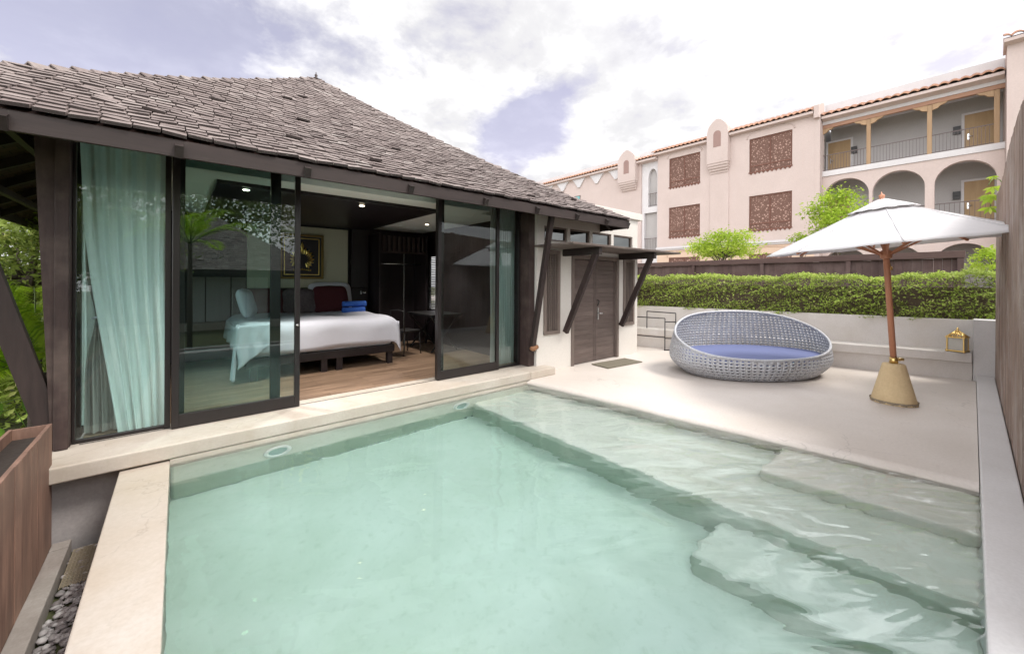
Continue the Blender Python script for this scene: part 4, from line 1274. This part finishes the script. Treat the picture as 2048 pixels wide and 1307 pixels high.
def screen(y0, y1, z0, z1, x=HX):
    f = MB()
    t = .07
    f.box(x+.06, x+.13, y0+.01, y0+t, z0+.01, z1-.01); f.box(x+.06, x+.13, y1-t, y1-.01, z0+.01, z1-.01); f.box(x+.06, x+.13, y0+t, y1-t, z0+.01, z0+t); f.box(x+.06, x+.13, y0+t, y1-t, z1-t, z1-.01)
    ym = (y0+y1)/2; f.box(x+.055, x+.125, ym-.035, ym+.035, z0+t, z1-t); zz = z0 + (z1-z0)*.2; f.box(x+.057, x+.12, y0+t, y1-t, zz-.03, zz+.03)
    for ya in (y0 + (y1-y0)*.25, y0 + (y1-y0)*.75): pass
    f = f.build('window', M['mashframe'], ht)
    g = MB(); g.box(x+.09, x+.11, y0+t, y1-t, z0+t, z1-t); g.build('carved_screen', M['mash'], f)
    g = MB()                                   # scalloped valance under the sill
    n = 10; d = (y1-y0)/n
    for i in range(n): g.prism([(y0+i*d+.02, z0-.003), (y0+(i+1)*d-.02, z0-.003), (y0+(i+.5)*d, z0-.12)], 'x', x-.03, x-.002)
    g.box(x-.05, x-.002, y0-.03, y1+.03, z0, z0+.05)
    g.build('sill_valance', M['mashframe'], f)
for w in (W4, W3):
    for a, b in winrows: screen(w[0], w[1], a, b)
    # shallow relieving arch over the top windows
    c = (w[0]+w[1])/2; r = (w[1]-w[0])/2 + .12
    for z0_ in (10.78, 3.38):
        g = MB(); pts = [(HX-.01, c - r*math.cos(PI*i/16), z0_ + (.42*math.sin(PI*i/16)**.6 if 0 < i < 16 else 0)) for i in range(17)]
        g.tube(pts, .035, 6); g.build('arch_moulding', M['pink'] if z0_ > 5 else M['peach'], ht)
def eave_tiles(x0, z0, x1, z1, y0, y1, name='tiled_eave', lam=.30, amp=.065):
    g = MB(); n = int((y1-y0)/lam)*8
    for row in range(3):
        ta, tb = row/3, (row+1)/3 + .06
        xa, xb = x0 + (x1-x0)*ta, x0 + (x1-x0)*min(tb, 1.05); za, zb = z0 + (z1-z0)*ta + .03, z0 + (z1-z0)*min(tb, 1.05) - .01
        vs = []; fs = []
        for i in range(n+1):
            y = y0 + (y1-y0)*i/n; h = amp*(abs(math.sin(PI*(y-y0)/lam))**.7)*1.6
            for (x, z) in ((xa, za), (xb, zb)):
                vs.append((x, y, z+h)); vs.append((x, y, z+h-.05))
        for i in range(n):
            b = i*4
            fs += [(b, b+4, b+6, b+2), (b+1, b+3, b+7, b+5), (b, b+1, b+5, b+4)]
        g.add(vs, fs, True)
    e = g.build(name, M['terra'], ht, fix=False)
    g = MB(); g.prism([(x0+.06, z0-.02), (x0+.06, z0-.16), (x1, z0-.30), (x1, z1-.07)], 'y', y0+.01, y1-.01); g.build('eave_bed', M['pink'], e)
    return e
eave_tiles(HX-.42, 11.42, HX+.75, 11.95, y45+.02, Yof(1460))
eave_tiles(HX-.42, 11.36, HX+.75, 11.89, Yof(1417), y23+.3)
g = MB(); g.box(HX+.5, HX+.9, y45+.02, Yof(1460), 11.5, 12.02); g.box(HX+.5, HX+.9, Yof(1417), yL, 11.4, 11.90); g.build('parapet', M['hwhite'], ht)
g = MB(); g.hexa([(HX-.30, y45-.24, 11.0), (HX+1, y45-.24, 11.0), (HX+1, y45-.0, 11.0), (HX-.30, y45-.0, 11.0)], [(HX-.30, y45-.24, 11.7), (HX+1, y45-.24, 12.2), (HX+1, y45, 12.2), (HX-.30, y45, 11.7)]); g.box(HX+.0, HX+1, y45-.24, y45-.003, -1.6, 11.0)
g.build('gable_pier', M['pink'], ht)
def turret(yc, hw, ztop, xo, niche=True):
    x = HX - xo
    g = MB()
    zs = ztop - 1.0
    prof_ = [(yc-hw, 9.2)] ; 
    # body outline in the y-z plane with a bell top
    pts = [(yc-hw, 9.75), (yc-hw, zs)]
    for i in range(1, 12):
        t = i/12; a = PI*t
        pts.append((yc - hw*.98*math.cos(a)*(1 if t in (0, 1) else .62 + .38*abs(math.cos(a))**3), zs + .12 + .86*math.sin(a)**.8))
    pts += [(yc+hw, zs), (yc+hw, 9.75)]
    g.prism(pts, 'x', x, HX+.5)
    # corbel narrowing into the wall
    for i in range(5):
        s = i/5; g.box(x + xo*s**1.4 - .0, HX+.3, yc - hw*(1-.04*i), yc + hw*(1-.04*i), 9.75-.16*(i+1), 9.75-.16*i-.001)
    t = g.build('chimney', M['pink'], ht)
    if niche:
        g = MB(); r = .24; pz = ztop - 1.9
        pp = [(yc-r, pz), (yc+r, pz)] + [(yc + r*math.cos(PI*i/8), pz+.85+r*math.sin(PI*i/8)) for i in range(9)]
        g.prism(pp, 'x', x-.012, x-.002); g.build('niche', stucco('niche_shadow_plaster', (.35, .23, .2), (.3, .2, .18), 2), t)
turret(Yof(1438), .68, 12.55, .45)
turret(Yof(1258), .80, 12.15, .5)
g = MB(); g.box(HX-.06, HX-.002, Yof(1438)-.6, Yof(1438)+.6, 4.16, 9.0); g.build('pilaster', M['pink'], ht)
# arched loggia between the main block and the left wing
hol = [(y23+.12, y12-.55, 7.4, 10.35, .75), (y23+.12, y12-.2, 3.9, 6.95)]
g = MB(); hwall(g, HX+.15, HX+.4, y23, y12, -1.6, 11.2, hol); g.build('loggia_wall', M['hwhite'], ht)
def railing(y0, y1, z0, h, x, step=.13, name='railing'):
    g = MB(); g.box(x-.02, x+.02, y0, y1, z0+h-.04, z0+h); g.box(x-.012, x+.012, y0, y1, z0+.05, z0+.08)
    n = int((y1-y0)/step)
    for i in range(1, n): y = y0 + (y1-y0)*i/n; g.box(x-.008, x+.008, y-.008, y+.008, z0+.05, z0+h-.04)
    return g.build(name, plain('painted_iron', (.10, .08, .08), .5) if 'iron' not in M else M['iron'], ht)
M['iron'] = plain('painted_iron_rail', (.12, .09, .085), .5)
# left wing with scalloped corbel frieze and a teal window
g = MB(); hwall(g, HX+.0, HX+.4, y12+.0, yL, -1.6, 11.0, []); g.build('left_wing_wall', M['pink'], ht)
eave_tiles(HX-.42, 11.1, HX+.75, 11.6, y12-1.4, yL)
g = MB(); yy = y12 + 2.3
while yy < yL - .5:
    pts = [(yy-.9, 11.0), (yy+.9, 11.0), (yy+.55, 10.72), (yy+.28, 10.35), (yy+.12, 10.12), (yy-.12, 10.12), (yy-.28, 10.35), (yy-.55, 10.72)]
    g.prism(pts, 'x', HX-.12, HX-.002); yy += 2.0
g.build('corbel_frieze', M['hwhite'], ht)
tw = MB(); tw.box(HX-.03, HX-.001, Yof(1160), Yof(1135), 8.3, 9.4); tw = tw.build('window', M['iron'], ht)
g = MB(); g.box(HX-.045, HX-.032, Yof(1160)+.07, Yof(1135)-.07, 8.37, 9.33); g.build('glass_pane', M['teal'], tw)
# loggia rails, floors and door
railing(y23+.12, y12-.55, 7.45, 1.0, HX+.2); railing(y23+.12, y12-.2, 3.95, 1.0, HX+.2)
# balcony wing, recessed
BX = 28.6; yR = -.93; yA = y45 - .245
arches = []
for yc in (.27, 2.56, 4.66):
    arches.append((yc-.98, yc+.98, 4.5, 7.45, .98))
    arches.append((yc-.98, yc+.98, .6, 3.5, .98))
g = MB(); hwall(g, BX, BX+.35, yR, yA, -1.6, 7.72, arches); g.build('arcade_wall', M['pink'], ht)
g = MB(); g.box(BX-.06, BX+2.4, yR, yA, 7.725, 8.02); g.build('balcony_slab', M['hwhite'], ht)
g = MB(); g.box(BX+.36, BX+2.4, yR, yA, 4.25, 4.5); g.build('balcony_slab', M['hwhite'], ht)
g = MB(); g.box(BX+2.0, BX+2.3, yR, yA, 4.505, 7.72); g.box(BX+2.0, BX+2.3, yR, yA, 8.025, 11.2); g.box(BX+2.0, BX+2.3, yR, yA, -1.6, 4.24); g.build('corridor_wall', M['hgrey'], ht)
g = MB(); g.box(BX+.05, BX+2.0, yR, yA, 10.95, 11.2); g.build('balcony_ceiling', M['hwhite'], ht)
g = MB(); g.box(BX-.02, BX+.3, yR, yA, 10.72, 11.10); g.build('fascia_beam', M['hwhite'], ht)
tb = MB(); tb.box(BX+.02, BX+.22, yR, yA, 10.52, 10.715); tb = tb.build('timber_beam', wood('rosy_timber', (.36, .19, .13), (.5, .3, .2), 'y', 3, .7), ht)
cols = [Yof(1637, BX)-.03, Yof(1735, BX), Yof(1857, BX), Yof(1992, BX)]
for i, yc in enumerate(cols):
    g = MB(); g.box(BX+.03, BX+.2, yc-.085, yc+.085, 8.025, 10.50)
    col_ = g.build('timber_column', M['tancol'], ht, bevel=.01)
    g = MB()
    for s in (-1, 1):
        pts = [(yc + s*.09, 10.515), (yc + s*.62, 10.515), (yc + s*.50, 10.42), (yc + s*.36, 10.38), (yc + s*.28, 10.28), (yc + s*.09, 10.22)]
        if s < 0: pts.reverse()
        if (i == 0 and s > 0) or (i == 3 and s < 0): continue
        g.prism(pts, 'x', BX+.05, BX+.18)
    g.build('carved_corbel', M['tancol'], col_)
for a, b in zip(cols[:-1], cols[1:]):
    railing(b+.09, a-.09, 8.03, .95, BX+.1, .12)
for yc in (.27, 2.56, 4.66): railing(yc-.97, yc+.97, 4.52, 1.0, BX+.15, .16)
def hdoor(y0, y1, z0, z1, hs):
    f = MB(); x = BX+2.0
    f.box(x-.05, x-.002, y0-.1, y0, z0, z1+.1); f.box(x-.05, x-.002, y1, y1+.1, z0, z1+.1); f.box(x-.05, x-.002, y0, y1, z1, z1+.1)
    f = f.build('door', M['hwhite'], ht)
    g = MB(); g.box(x-.035, x-.003, y0+.003, y1-.003, z0, z1-.003); g.build('door_leaf', M['tan'], f)
    g = MB(); yh = y1-.1; g.box(x-.055, x-.036, yh-.06, yh, z0+.85, z0+1.15); g.tube([(x-.08, yh-.03, z0+1.0), (x-.08, yh-.18, z0+1.0)], .02, 6); g.build('handle', M['steel'], f)
XD = BX+2.0
for (a, b) in ((Yof(1700, XD), Yof(1655, XD)), (Yof(1988, XD), Yof(1927, XD))):
    hdoor(a, b, 8.03, 10.15, 1); hdoor(a, b, 4.52, 6.75, 1)
for (px, z) in ((1707, 9.45), (1912, 9.45), (1912, 6.1)):
    yy = Yof(px, XD); g = MB(); g.box(XD-.12, XD-.002, yy-.13, yy+.13, z-.2, z+.2); g.box(XD-.16, XD-.121, yy-.09, yy+.09, z-.02, z+.12); g.build('wall_lantern', M['black'], ht)
eave_tiles(BX-.55, 11.12, BX+.5, 11.55, yR+.02, yA-.02, lam=.34, amp=.07)
g = MB(); g.box(BX+.55, BX+.9, yR, yA, 11.1, 12.05); g.build('parapet', M['hwhite'], ht)
g = MB(); g.box(BX+.9, BX+9, yR, yA, 7.9, 11.9) if False else g.box(BX+2.31, BX+9, yR, yA, -1.6, 11.7); g.build('core_block', M['hgrey'], ht)
# right tower
TX = 27.5; yT0, yT1 = -6.5, -.935
tw_h = [(-3.3, -1.65, 8.9, 11.0), (-3.3, -1.65, 4.9, 7.1)]
g = MB(); hwall(g, TX, TX+.4, yT0, yT1, -1.6, 12.0, tw_h); g.box(TX+.41, TX+9, yT0, yT1, -1.6, 12.0); g.build('right_tower', M['pink'], ht)
for h in tw_h: screen(h[0], h[1], h[2], h[3], TX)
eave_tiles(TX-.45, 12.15, TX+.8, 12.7, yT0, yT1+.1, lam=.34, amp=.07)

# ------------------------------------------------------------------ vegetation
def tree(name, label, base, c, r, n, clumps, size, mat, seed, trunk=.12, cat='tree', group=None, spread=.25, low=-.5, aspect=2.2):
    rr = random.Random(seed)
    t = thing(name, label, cat, base, group=group)
    pts, cs = crown_pts(rr, c, r, n, clumps, spread, low)
    g = MB(); leafcloud(g, pts, size, rr, .4, aspect); g.build('crown', mat, t, fix=False)
    g = MB()
    top = Vector((c[0], c[1], c[2] - r[2]*.25)); b = Vector(base)
    mid = (b + top)/2 + Vector((rr.uniform(-.1, .1), rr.uniform(-.1, .1), 0))*r[0]
    g.tube([b, mid, top], [trunk, trunk*.8, trunk*.55], 8)
    for q in cs[:24]:
        e = Vector((c[0] + q.x*r[0]*.9, c[1] + q.y*r[1]*.9, c[2] + q.z*r[2]*.9))
        s = b.lerp(top, rr.uniform(.6, 1)); m_ = (s + e)/2 + Vector((0, 0, -.06*r[2]))
        g.tube([s, m_, e], [trunk*.4, trunk*.25, trunk*.08], 5)
    g.build('trunk', M['bark'], t, fix=False)
    return t
# lime shrubs between the dark fence and the hotel
def at(px, py, d):
    """point on the photograph's ray at depth d, used to read positions off the picture"""
    t = (px-1024)/784; return Vector((d*(.648 + .7615*t), d*(.7615 - .648*t), 1.6 + (560-py)/784*d))
p = at(1446, 492, 17); tree('lime_shrub', 'bright lime green rounded shrub behind the dark fence', (p.x, p.y, .2), p, (1.15, 1.15, .75), 5200, 34, .12, M['leaflime'], 31, .06, 'shrub')
p = at(1600, 476, 17); tree('lime_shrub', 'small lime green sprig rising behind the left tip of the umbrella', (p.x, p.y, .2), p, (.5, .5, .3), 900, 12, .10, M['leaflime'], 32, .04, 'shrub')
p = at(1672, 440, 16); tree('young_tree', 'upright yellow-green young tree in front of the leftmost hotel arch', (p.x, p.y, .2), p, (.95, .95, 1.25), 4800, 30, .13, M['leaflime'], 33, .05, 'tree', spread=.22, low=-.9)
p = at(1985, 520, 11.5); tree('lime_shrub', 'loose green shrub above the right end of the hedge', (p.x, p.y, .9), p, (.45, .45, .45), 1300, 14, .09, M['leaflime'], 34, .03, 'shrub')
# sprig hanging over the tall fence
def sprig():
    t = thing('climber_sprig', 'yellow-green leaf sprig hanging over the end of the tall wood fence', 'climber', (9.9, -.25, 3.0))
    rr = random.Random(9); g = MB(); pts = [(9.95, -.35, 3.05), (9.8, -.27, 3.22), (9.7, -.2, 3.25), (9.62, -.15, 3.12)]
    g.tube(pts, .006, 5); g.tube([(9.9, -.3, 3.1), (9.8, -.19, 3.0), (9.75, -.17, 2.75)], .006, 5); g.build('stem', M['stem'], t)
    g = MB()
    for c, s in (((9.78, -.20, 3.12), .16), ((9.76, -.18, 2.98), .2), ((9.75, -.17, 2.8), .18), ((9.75, -.15, 3.0), .14), ((9.85, -.2, 3.3), .1)):
        for k in range(5):
            a = R_(-90 + (k-2)*36) + rr.uniform(-.15, .15); L = s*rr.uniform(.7, 1)
            d = Vector((.2*rr.uniform(-1, 1), math.cos(a), math.sin(a))).normalized()*L; n = Vector((0, -d.z, d.y)).normalized()*L*.17
            c_ = Vector(c); kx = Vector((rr.uniform(-.02, .02), 0, 0))
            g.add([c_, c_ + d*.5 + n + kx, c_ + d, c_ + d*.5 - n - kx], [(0, 1, 2, 3)])
    g.build('leaves', M['leaflime'], t, fix=False)
sprig()
# trees and palm left of the villa
tree('garden_tree', 'large dark green tree behind the left roof overhang', (-2.6, 13.8, -.62), (-2.6, 13.8, 2.0), (3.2, 2.2, 1.5), 26000, 110, .12, M['leafdark'], 41, .16, spread=.16)
tree('garden_tree', 'broad olive green tree lower and further left beyond the palm', (-5.5, 17.5, -.62), (-5.2, 17.5, 1.6), (3.6, 2.6, 2.6), 13000, 60, .15, M['leafdark'], 42, .18, spread=.2)
tree('garden_shrub', 'dense low green shrub beneath the palm', (-2.2, 10.2, -.62), (-2.2, 10.2, .1), (1.3, 1.6, .9), 9000, 50, .11, M['leafhedge'], 43, .05, 'shrub', spread=.2, low=-.9)

def frond(g, stem, base, az, el, L, droop, nl, ll, rr, w=.022):
    pts = []; p = Vector(base); h = Vector((math.cos(az), math.sin(az), 0))
    n = 24
    for i in range(n+1):
        t = i/n; a = el - droop*t*t
        pts.append(p.copy()); p = p + (h*math.cos(a) + Vector((0, 0, math.sin(a))))*L/n
    stem.tube(pts, [max(.003, .014*(1-i/n)) for i in range(n+1)], 5)
    side = Vector((-h.y, h.x, 0))
    for i in range(nl):
        t = .14 + .86*i/nl; f = t*n; k = min(int(f), n-1); q = pts[k].lerp(pts[k+1], f-k)
        tan = (pts[k+1]-pts[k]).normalized()
        for s in (-1, 1):
            l = ll*math.sin(PI*min(1, .12+.88*t)**.8)**.6*rr.uniform(.85, 1.1)
            d = (side*s*.9 + tan*.75 + Vector((0, 0, .18 - .1*t))).normalized()
            wv = tan.cross(d).cross(d).normalized()*w
            m1 = q + d*l*.5; m2 = q + d*l + Vector((0, 0, -.22*l))
            b = len(g.v)
            g.add([q, m1 + wv*.5, m2, m1 - wv*.5], [(0, 1, 2, 3)])
def palm(label, base, n, L, seed, az0=0, spreadaz=2*PI, trunkh=.4, el=(.5, 1.25), ll=.42, zt=None):
    rr = random.Random(seed); t = thing('palm', label, 'palm', base)
    g = MB(); s = MB(); top = Vector(base) + Vector((0, 0, trunkh))
    for i in range(n):
        frond(g, s, top, az0 + spreadaz*i/n + rr.uniform(-.2, .2), rr.uniform(*el), L*rr.uniform(.8, 1.1), rr.uniform(1.0, 1.7), 46, ll, rr)
    g.build('fronds', M['leafpalm'], t, fix=False); s.build('frond_stems', M['stem'], t)
    g = MB(); g.tube([base, top], [.07, .05], 10); g.build('trunk', M['bark'], t)
palm('bright green arching palm behind the left strut', (-1.32, 7.4, -.62), 14, 1.5, 51, az0=R_(100), spreadaz=R_(175), trunkh=1.35, el=(.35, 1.3))
palm('nearer bright palm close to the post with fronds fanning left past the strut', (-1.05, 6.1, -.62), 16, 1.15, 52, az0=R_(115), spreadaz=R_(150), trunkh=1.25, el=(.1, 1.2), ll=.36)
bl = thing('broadleaf_plant', 'broad oval leaves drooping just above the planter at the left edge', 'plant', (-1.35, 5.3, -.62))
g = MB(); s = MB(); rr = random.Random(61)
for i in range(16):
    a = i*2.4; r = .08 + .02*i
    b = Vector((-1.35, 5.35, .25 + .02*i)); d = Vector((math.cos(a), math.sin(a), .15)); e = b + d*(.16 + .014*i)
    s.tube([(-1.35, 5.35, -.3), b, e], .005, 5)
    l = .2; w_ = Vector((-d.y, d.x, 0))*.055; dn = (d*.35 + Vector((0, 0, -1))).normalized()
    g.add([e, e + dn*l*.35 + w_, e + dn*l*.75 + w_*.7, e + dn*l, e + dn*l*.75 - w_*.7, e + dn*l*.35 - w_], [(0, 1, 2, 3, 4, 5)])
g.build('leaves', leafmat('broad_leaf', (.08, .2, .02), (.2, .38, .05), None, .4), bl, fix=False); s.build('stems', M['stem'], bl)

# ------------------------------------------------------------------ neighbouring villa, seen mirrored in the glass
nv = thing('neighbour_villa', 'matching dark shingle villa across the garden, mirrored in the sliding glass door', 'villa', (1.0, -15.5, -.62))
NH = 4.6; nz = lambda k: 1.95 + 3.0*k/NH - .08*math.sin(PI*min(1, k/NH))
tiled_roof(1.2, -15.6, NH, nz, dk=.16, tw=.24, seed=9).build('roof', M['roof'], nv, fix=False)
g = MB(); g.box(-2.6, 5.0, -15.6+NH-1.2, -15.6+NH-1.0, -.62, 2.4); g.box(-2.6, 5.0, -18.5, -15.6+NH-1.3, -.62, 2.3); g.build('wall', M['darkwoodx'], nv)
g = MB(); g.box(1.2-NH, 1.2+NH, -15.6+NH-.04, -15.6+NH, 1.80, 1.94); g.build('fascia_board', M['darkwoodx'], nv)
f = MB(); frame_rect(f, .3, 3.4, -.4, 1.75, .06, -11.99, -11.93); f = f.build('window', M['frame'], nv)
g = MB(); g.grid(lambda u, v: (.4 + u*2.9, -11.985 +   .012*math.sin(u*60) + .006*math.sin(u*97), -.34 + v*2.0), 160, 2); g.build('curtain', M['sheer'], f, fix=False)
g = MB(); g.box(-2.8, 5.2, -12.0, -11.0, -.64, -.35); g.build('plinth', M['kerb'], nv)
tree('potted_tree', 'slim potted tree in the neighbouring garden mirrored in the left glass door', (-1.4, -6.2, -.62), (-1.4, -6.2, 2.4), (1.3, 1.0, 1.3), 7000, 26, .12, M['leafdark'], 71, .035, spread=.25)
palm('tall palm in the neighbouring garden mirrored in the left glass', (.25, -4.2, -.62), 15, 1.7, 72, trunkh=3.2, el=(.2, 1.1), ll=.5)
tree('garden_tree', 'round bushy tree behind the neighbouring villa at its left', (-6, -14, -.62), (-6, -14, 2.5), (3, 3, 2.6), 9000, 50, .2, M['leafdark'], 73, .2)
tree('garden_tree', 'very tall dark tree far behind the neighbouring villa, added to darken the sky mirrored above its roof', (1, -26, -.62), (1, -26, 6.5), (6, 3.5, 6), 16000, 70, .34, M['leafdark'], 74, .3, low=-.9)  # out of view, added to block bright sky from the glass reflection
tree('garden_tree', 'tall spreading tree left of the neighbouring villa, added to cover the sky mirrored in the left glass', (-5, -11, -.62), (-5, -11, 4.4), (3.8, 3, 3.2), 13000, 60, .24, M['leafdark'], 75, .22, low=-.8)  # second unseen tree added to keep sky glare off the left pane
g = MB(); g.box(-1.2, 4.6, -2.2, -2.0, -.62, -.1); single(g, 'garden_wall', 'low dark garden wall behind the pool edge, mirrored in the glass', 'wall', M['foundation'])

# ------------------------------------------------------------------ sky, sun, camera
SUN_EL, SUN_AZ = 56, -50      # azimuth in the plane, degrees from +X towards +Y: where the sun stands
w = bpy.data.worlds.new('World'); S.world = w; w.use_nodes = True
nt = w.node_tree; nt.nodes.clear()
out = nt.nodes.new('ShaderNodeOutputWorld'); bg = nt.nodes.new('ShaderNodeBackground')
sky = nt.nodes.new('ShaderNodeTexSky'); sky.sky_type = 'NISHITA'; sky.sun_disc = False
sky.sun_elevation = R_(SUN_EL); sky.sun_rotation = R_(90 - SUN_AZ); sky.air_density = 1; sky.dust_density = 1.2
tc = nt.nodes.new('ShaderNodeTexCoord'); dirv = tc.outputs['Generated']
sx = N(nt, 'ShaderNodeSeparateXYZ'); nt.links.new(dirv, sx.inputs[0])
zc = math_(nt, 'ADD', math_(nt, 'MAXIMUM', sx.outputs[2], 0.0), .22)
cmb = N(nt, 'ShaderNodeCombineXYZ')
nt.links.new(math_(nt, 'DIVIDE', sx.outputs[0], zc), cmb.inputs[0]); nt.links.new(math_(nt, 'DIVIDE', sx.outputs[1], zc), cmb.inputs[1])
cv = cmb.outputs[0]
n1 = noise(nt, cv, 1.5, 10, .58, .1); n2 = noise(nt, cv, 4.0, 10, .6, .15); n3 = noise(nt, cv, .7, 5, .5, .2)
def spot(px, py, rad, amp):
    d = Vector((.648 + .7615*(px-1024)/784, .7615 - .648*(px-1024)/784, (560-py)/784)).normalized()
    vd = nt.nodes.new('ShaderNodeVectorMath'); vd.operation = 'DISTANCE'; nt.links.new(dirv, vd.inputs[0]); vd.inputs[1].default_value = d
    e = math_(nt, 'POWER', math_(nt, 'DIVIDE', vd.outputs['Value'], rad), 2.0)
    return math_(nt, 'MULTIPLY', math_(nt, 'POWER', 2.718, math_(nt, 'MULTIPLY', e, -1.0)), amp)
gap = None       # openings in the cloud: where the blue shows
for a in ((1030, 275, .085, .8), (1090, 235, .075, .7), (60, 60, .12, .2), (975, 290, .05, .35), (1165, 150, .05, .22), (380, 70, .16, .5), (260, 120, .14, .36), (150, 20, .13, .3), (600, 60, .2, .22), (800, 130, .12, .16), (1400, 275, .1, .2), (1710, 150, .06, .18), (2040, 20, .12, .25)):
    s_ = spot(*a); gap = s_ if gap is None else math_(nt, 'ADD', gap, s_)
d2 = math_(nt, 'SUBTRACT', math_(nt, 'ADD', math_(nt, 'MULTIPLY', n1, .9), math_(nt, 'MULTIPLY', n2, 1.3)), .60)
cover = math_(nt, 'SUBTRACT', math_(nt, 'ADD', d2, .22), gap)
cm = ramp(nt, cover, [(.12, .0), (.50, 1.0)])
cm = math_(nt, 'ADD', math_(nt, 'MULTIPLY', cm, .74), .26)
sc_ = nt.nodes.new('ShaderNodeVectorMath'); sc_.operation = 'SCALE'; nt.links.new(sky.outputs[0], sc_.inputs[0]); sc_.inputs[3].default_value = .10
sh = math_(nt, 'ADD', math_(nt, 'MULTIPLY', n2, .5), math_(nt, 'MULTIPLY', n3, .5))
cloud = ramp(nt, sh, [(.38, (.40, .395, .42)), (.48, (.455, .452, .46)), (.57, (.60, .595, .60))])
# bright veil of cloud in front of the sun, above the frame
gd = nt.nodes.new('ShaderNodeVectorMath'); gd.operation = 'DISTANCE'; nt.links.new(dirv, gd.inputs[0])
ga, ge = R_(3), R_(45); gd.inputs[1].default_value = (math.cos(ga)*math.cos(ge), math.sin(ga)*math.cos(ge), math.sin(ge))
gl_ = math_(nt, 'POWER', 2.718, math_(nt, 'MULTIPLY', math_(nt, 'POWER', math_(nt, 'DIVIDE', gd.outputs['Value'], .26), 2.0), -1.0))
# sky behind the camera, out of view, brightened as added fill light
dp = nt.nodes.new('ShaderNodeVectorMath'); dp.operation = 'DOT_PRODUCT'; nt.links.new(dirv, dp.inputs[0]); dp.inputs[1].default_value = (-.80, -.60, 0)
bk = math_(nt, 'MULTIPLY', math_(nt, 'MAXIMUM', math_(nt, 'ADD', dp.outputs['Value'], .1), 0.0), 2.2)
gl_ = math_(nt, 'ADD', math_(nt, 'ADD', 1.0, bk), math_(nt, 'MULTIPLY', math_(nt, 'MULTIPLY', gl_, 7.0), ramp(nt, n2, [(.38, .25), (.58, 1.0)])))
gsc = nt.nodes.new('ShaderNodeVectorMath'); gsc.operation = 'SCALE'; nt.links.new(cloud, gsc.inputs[0]); nt.links.new(gl_, gsc.inputs[3])
col = mixc(nt, cm, mixc(nt, 1.0, sc_.outputs[0], (1.7, 1.12, 1.0), 'MULTIPLY'), gsc.outputs[0])
nt.links.new(col, bg.inputs[0]); bg.inputs[1].default_value = 1.0
nt.links.new(bg.outputs[0], out.inputs[0])

az, el = R_(SUN_AZ), R_(SUN_EL)
sd = Vector((math.cos(az)*math.cos(el), math.sin(az)*math.cos(el), math.sin(el)))
sun = light('sun', 'SUN', (0, 0, 20), 1.6, (1, .95, .88), angle=R_(16))
sun.rotation_euler = sd.to_track_quat('Z', 'Y').to_euler()

cam = bpy.data.cameras.new('camera'); co = bpy.data.objects.new('camera', cam); COL.objects.link(co)
cam.sensor_width = 36; cam.lens = 784/2048*36; cam.shift_y = -93.5/2048; cam.clip_end = 600; cam.clip_start = .02
fw = Vector((.648, .7615, 0)).normalized()
rot = fw.to_track_quat('-Z', 'Y').to_matrix()
co.rotation_euler = (rot @ Matrix.Rotation(R_(.35), 3, 'Z')).to_euler()
co.location = (0, 0, 1.6)
S.camera = co
S.view_settings.view_transform = 'Standard'; S.view_settings.look = 'None'; S.view_settings.gamma = 1; S.view_settings.exposure = 1.0
S.render.engine = 'CYCLES'
c = S.cycles; c.use_denoising = True; c.caustics_refractive = True; c.caustics_reflective = False; c.blur_glossy = 0.3
c.max_bounces = 10; c.diffuse_bounces = 4; c.glossy_bounces = 4; c.transmission_bounces = 8; c.transparent_max_bounces = 12; c.volume_bounces = 0
c.sample_clamp_indirect = 8
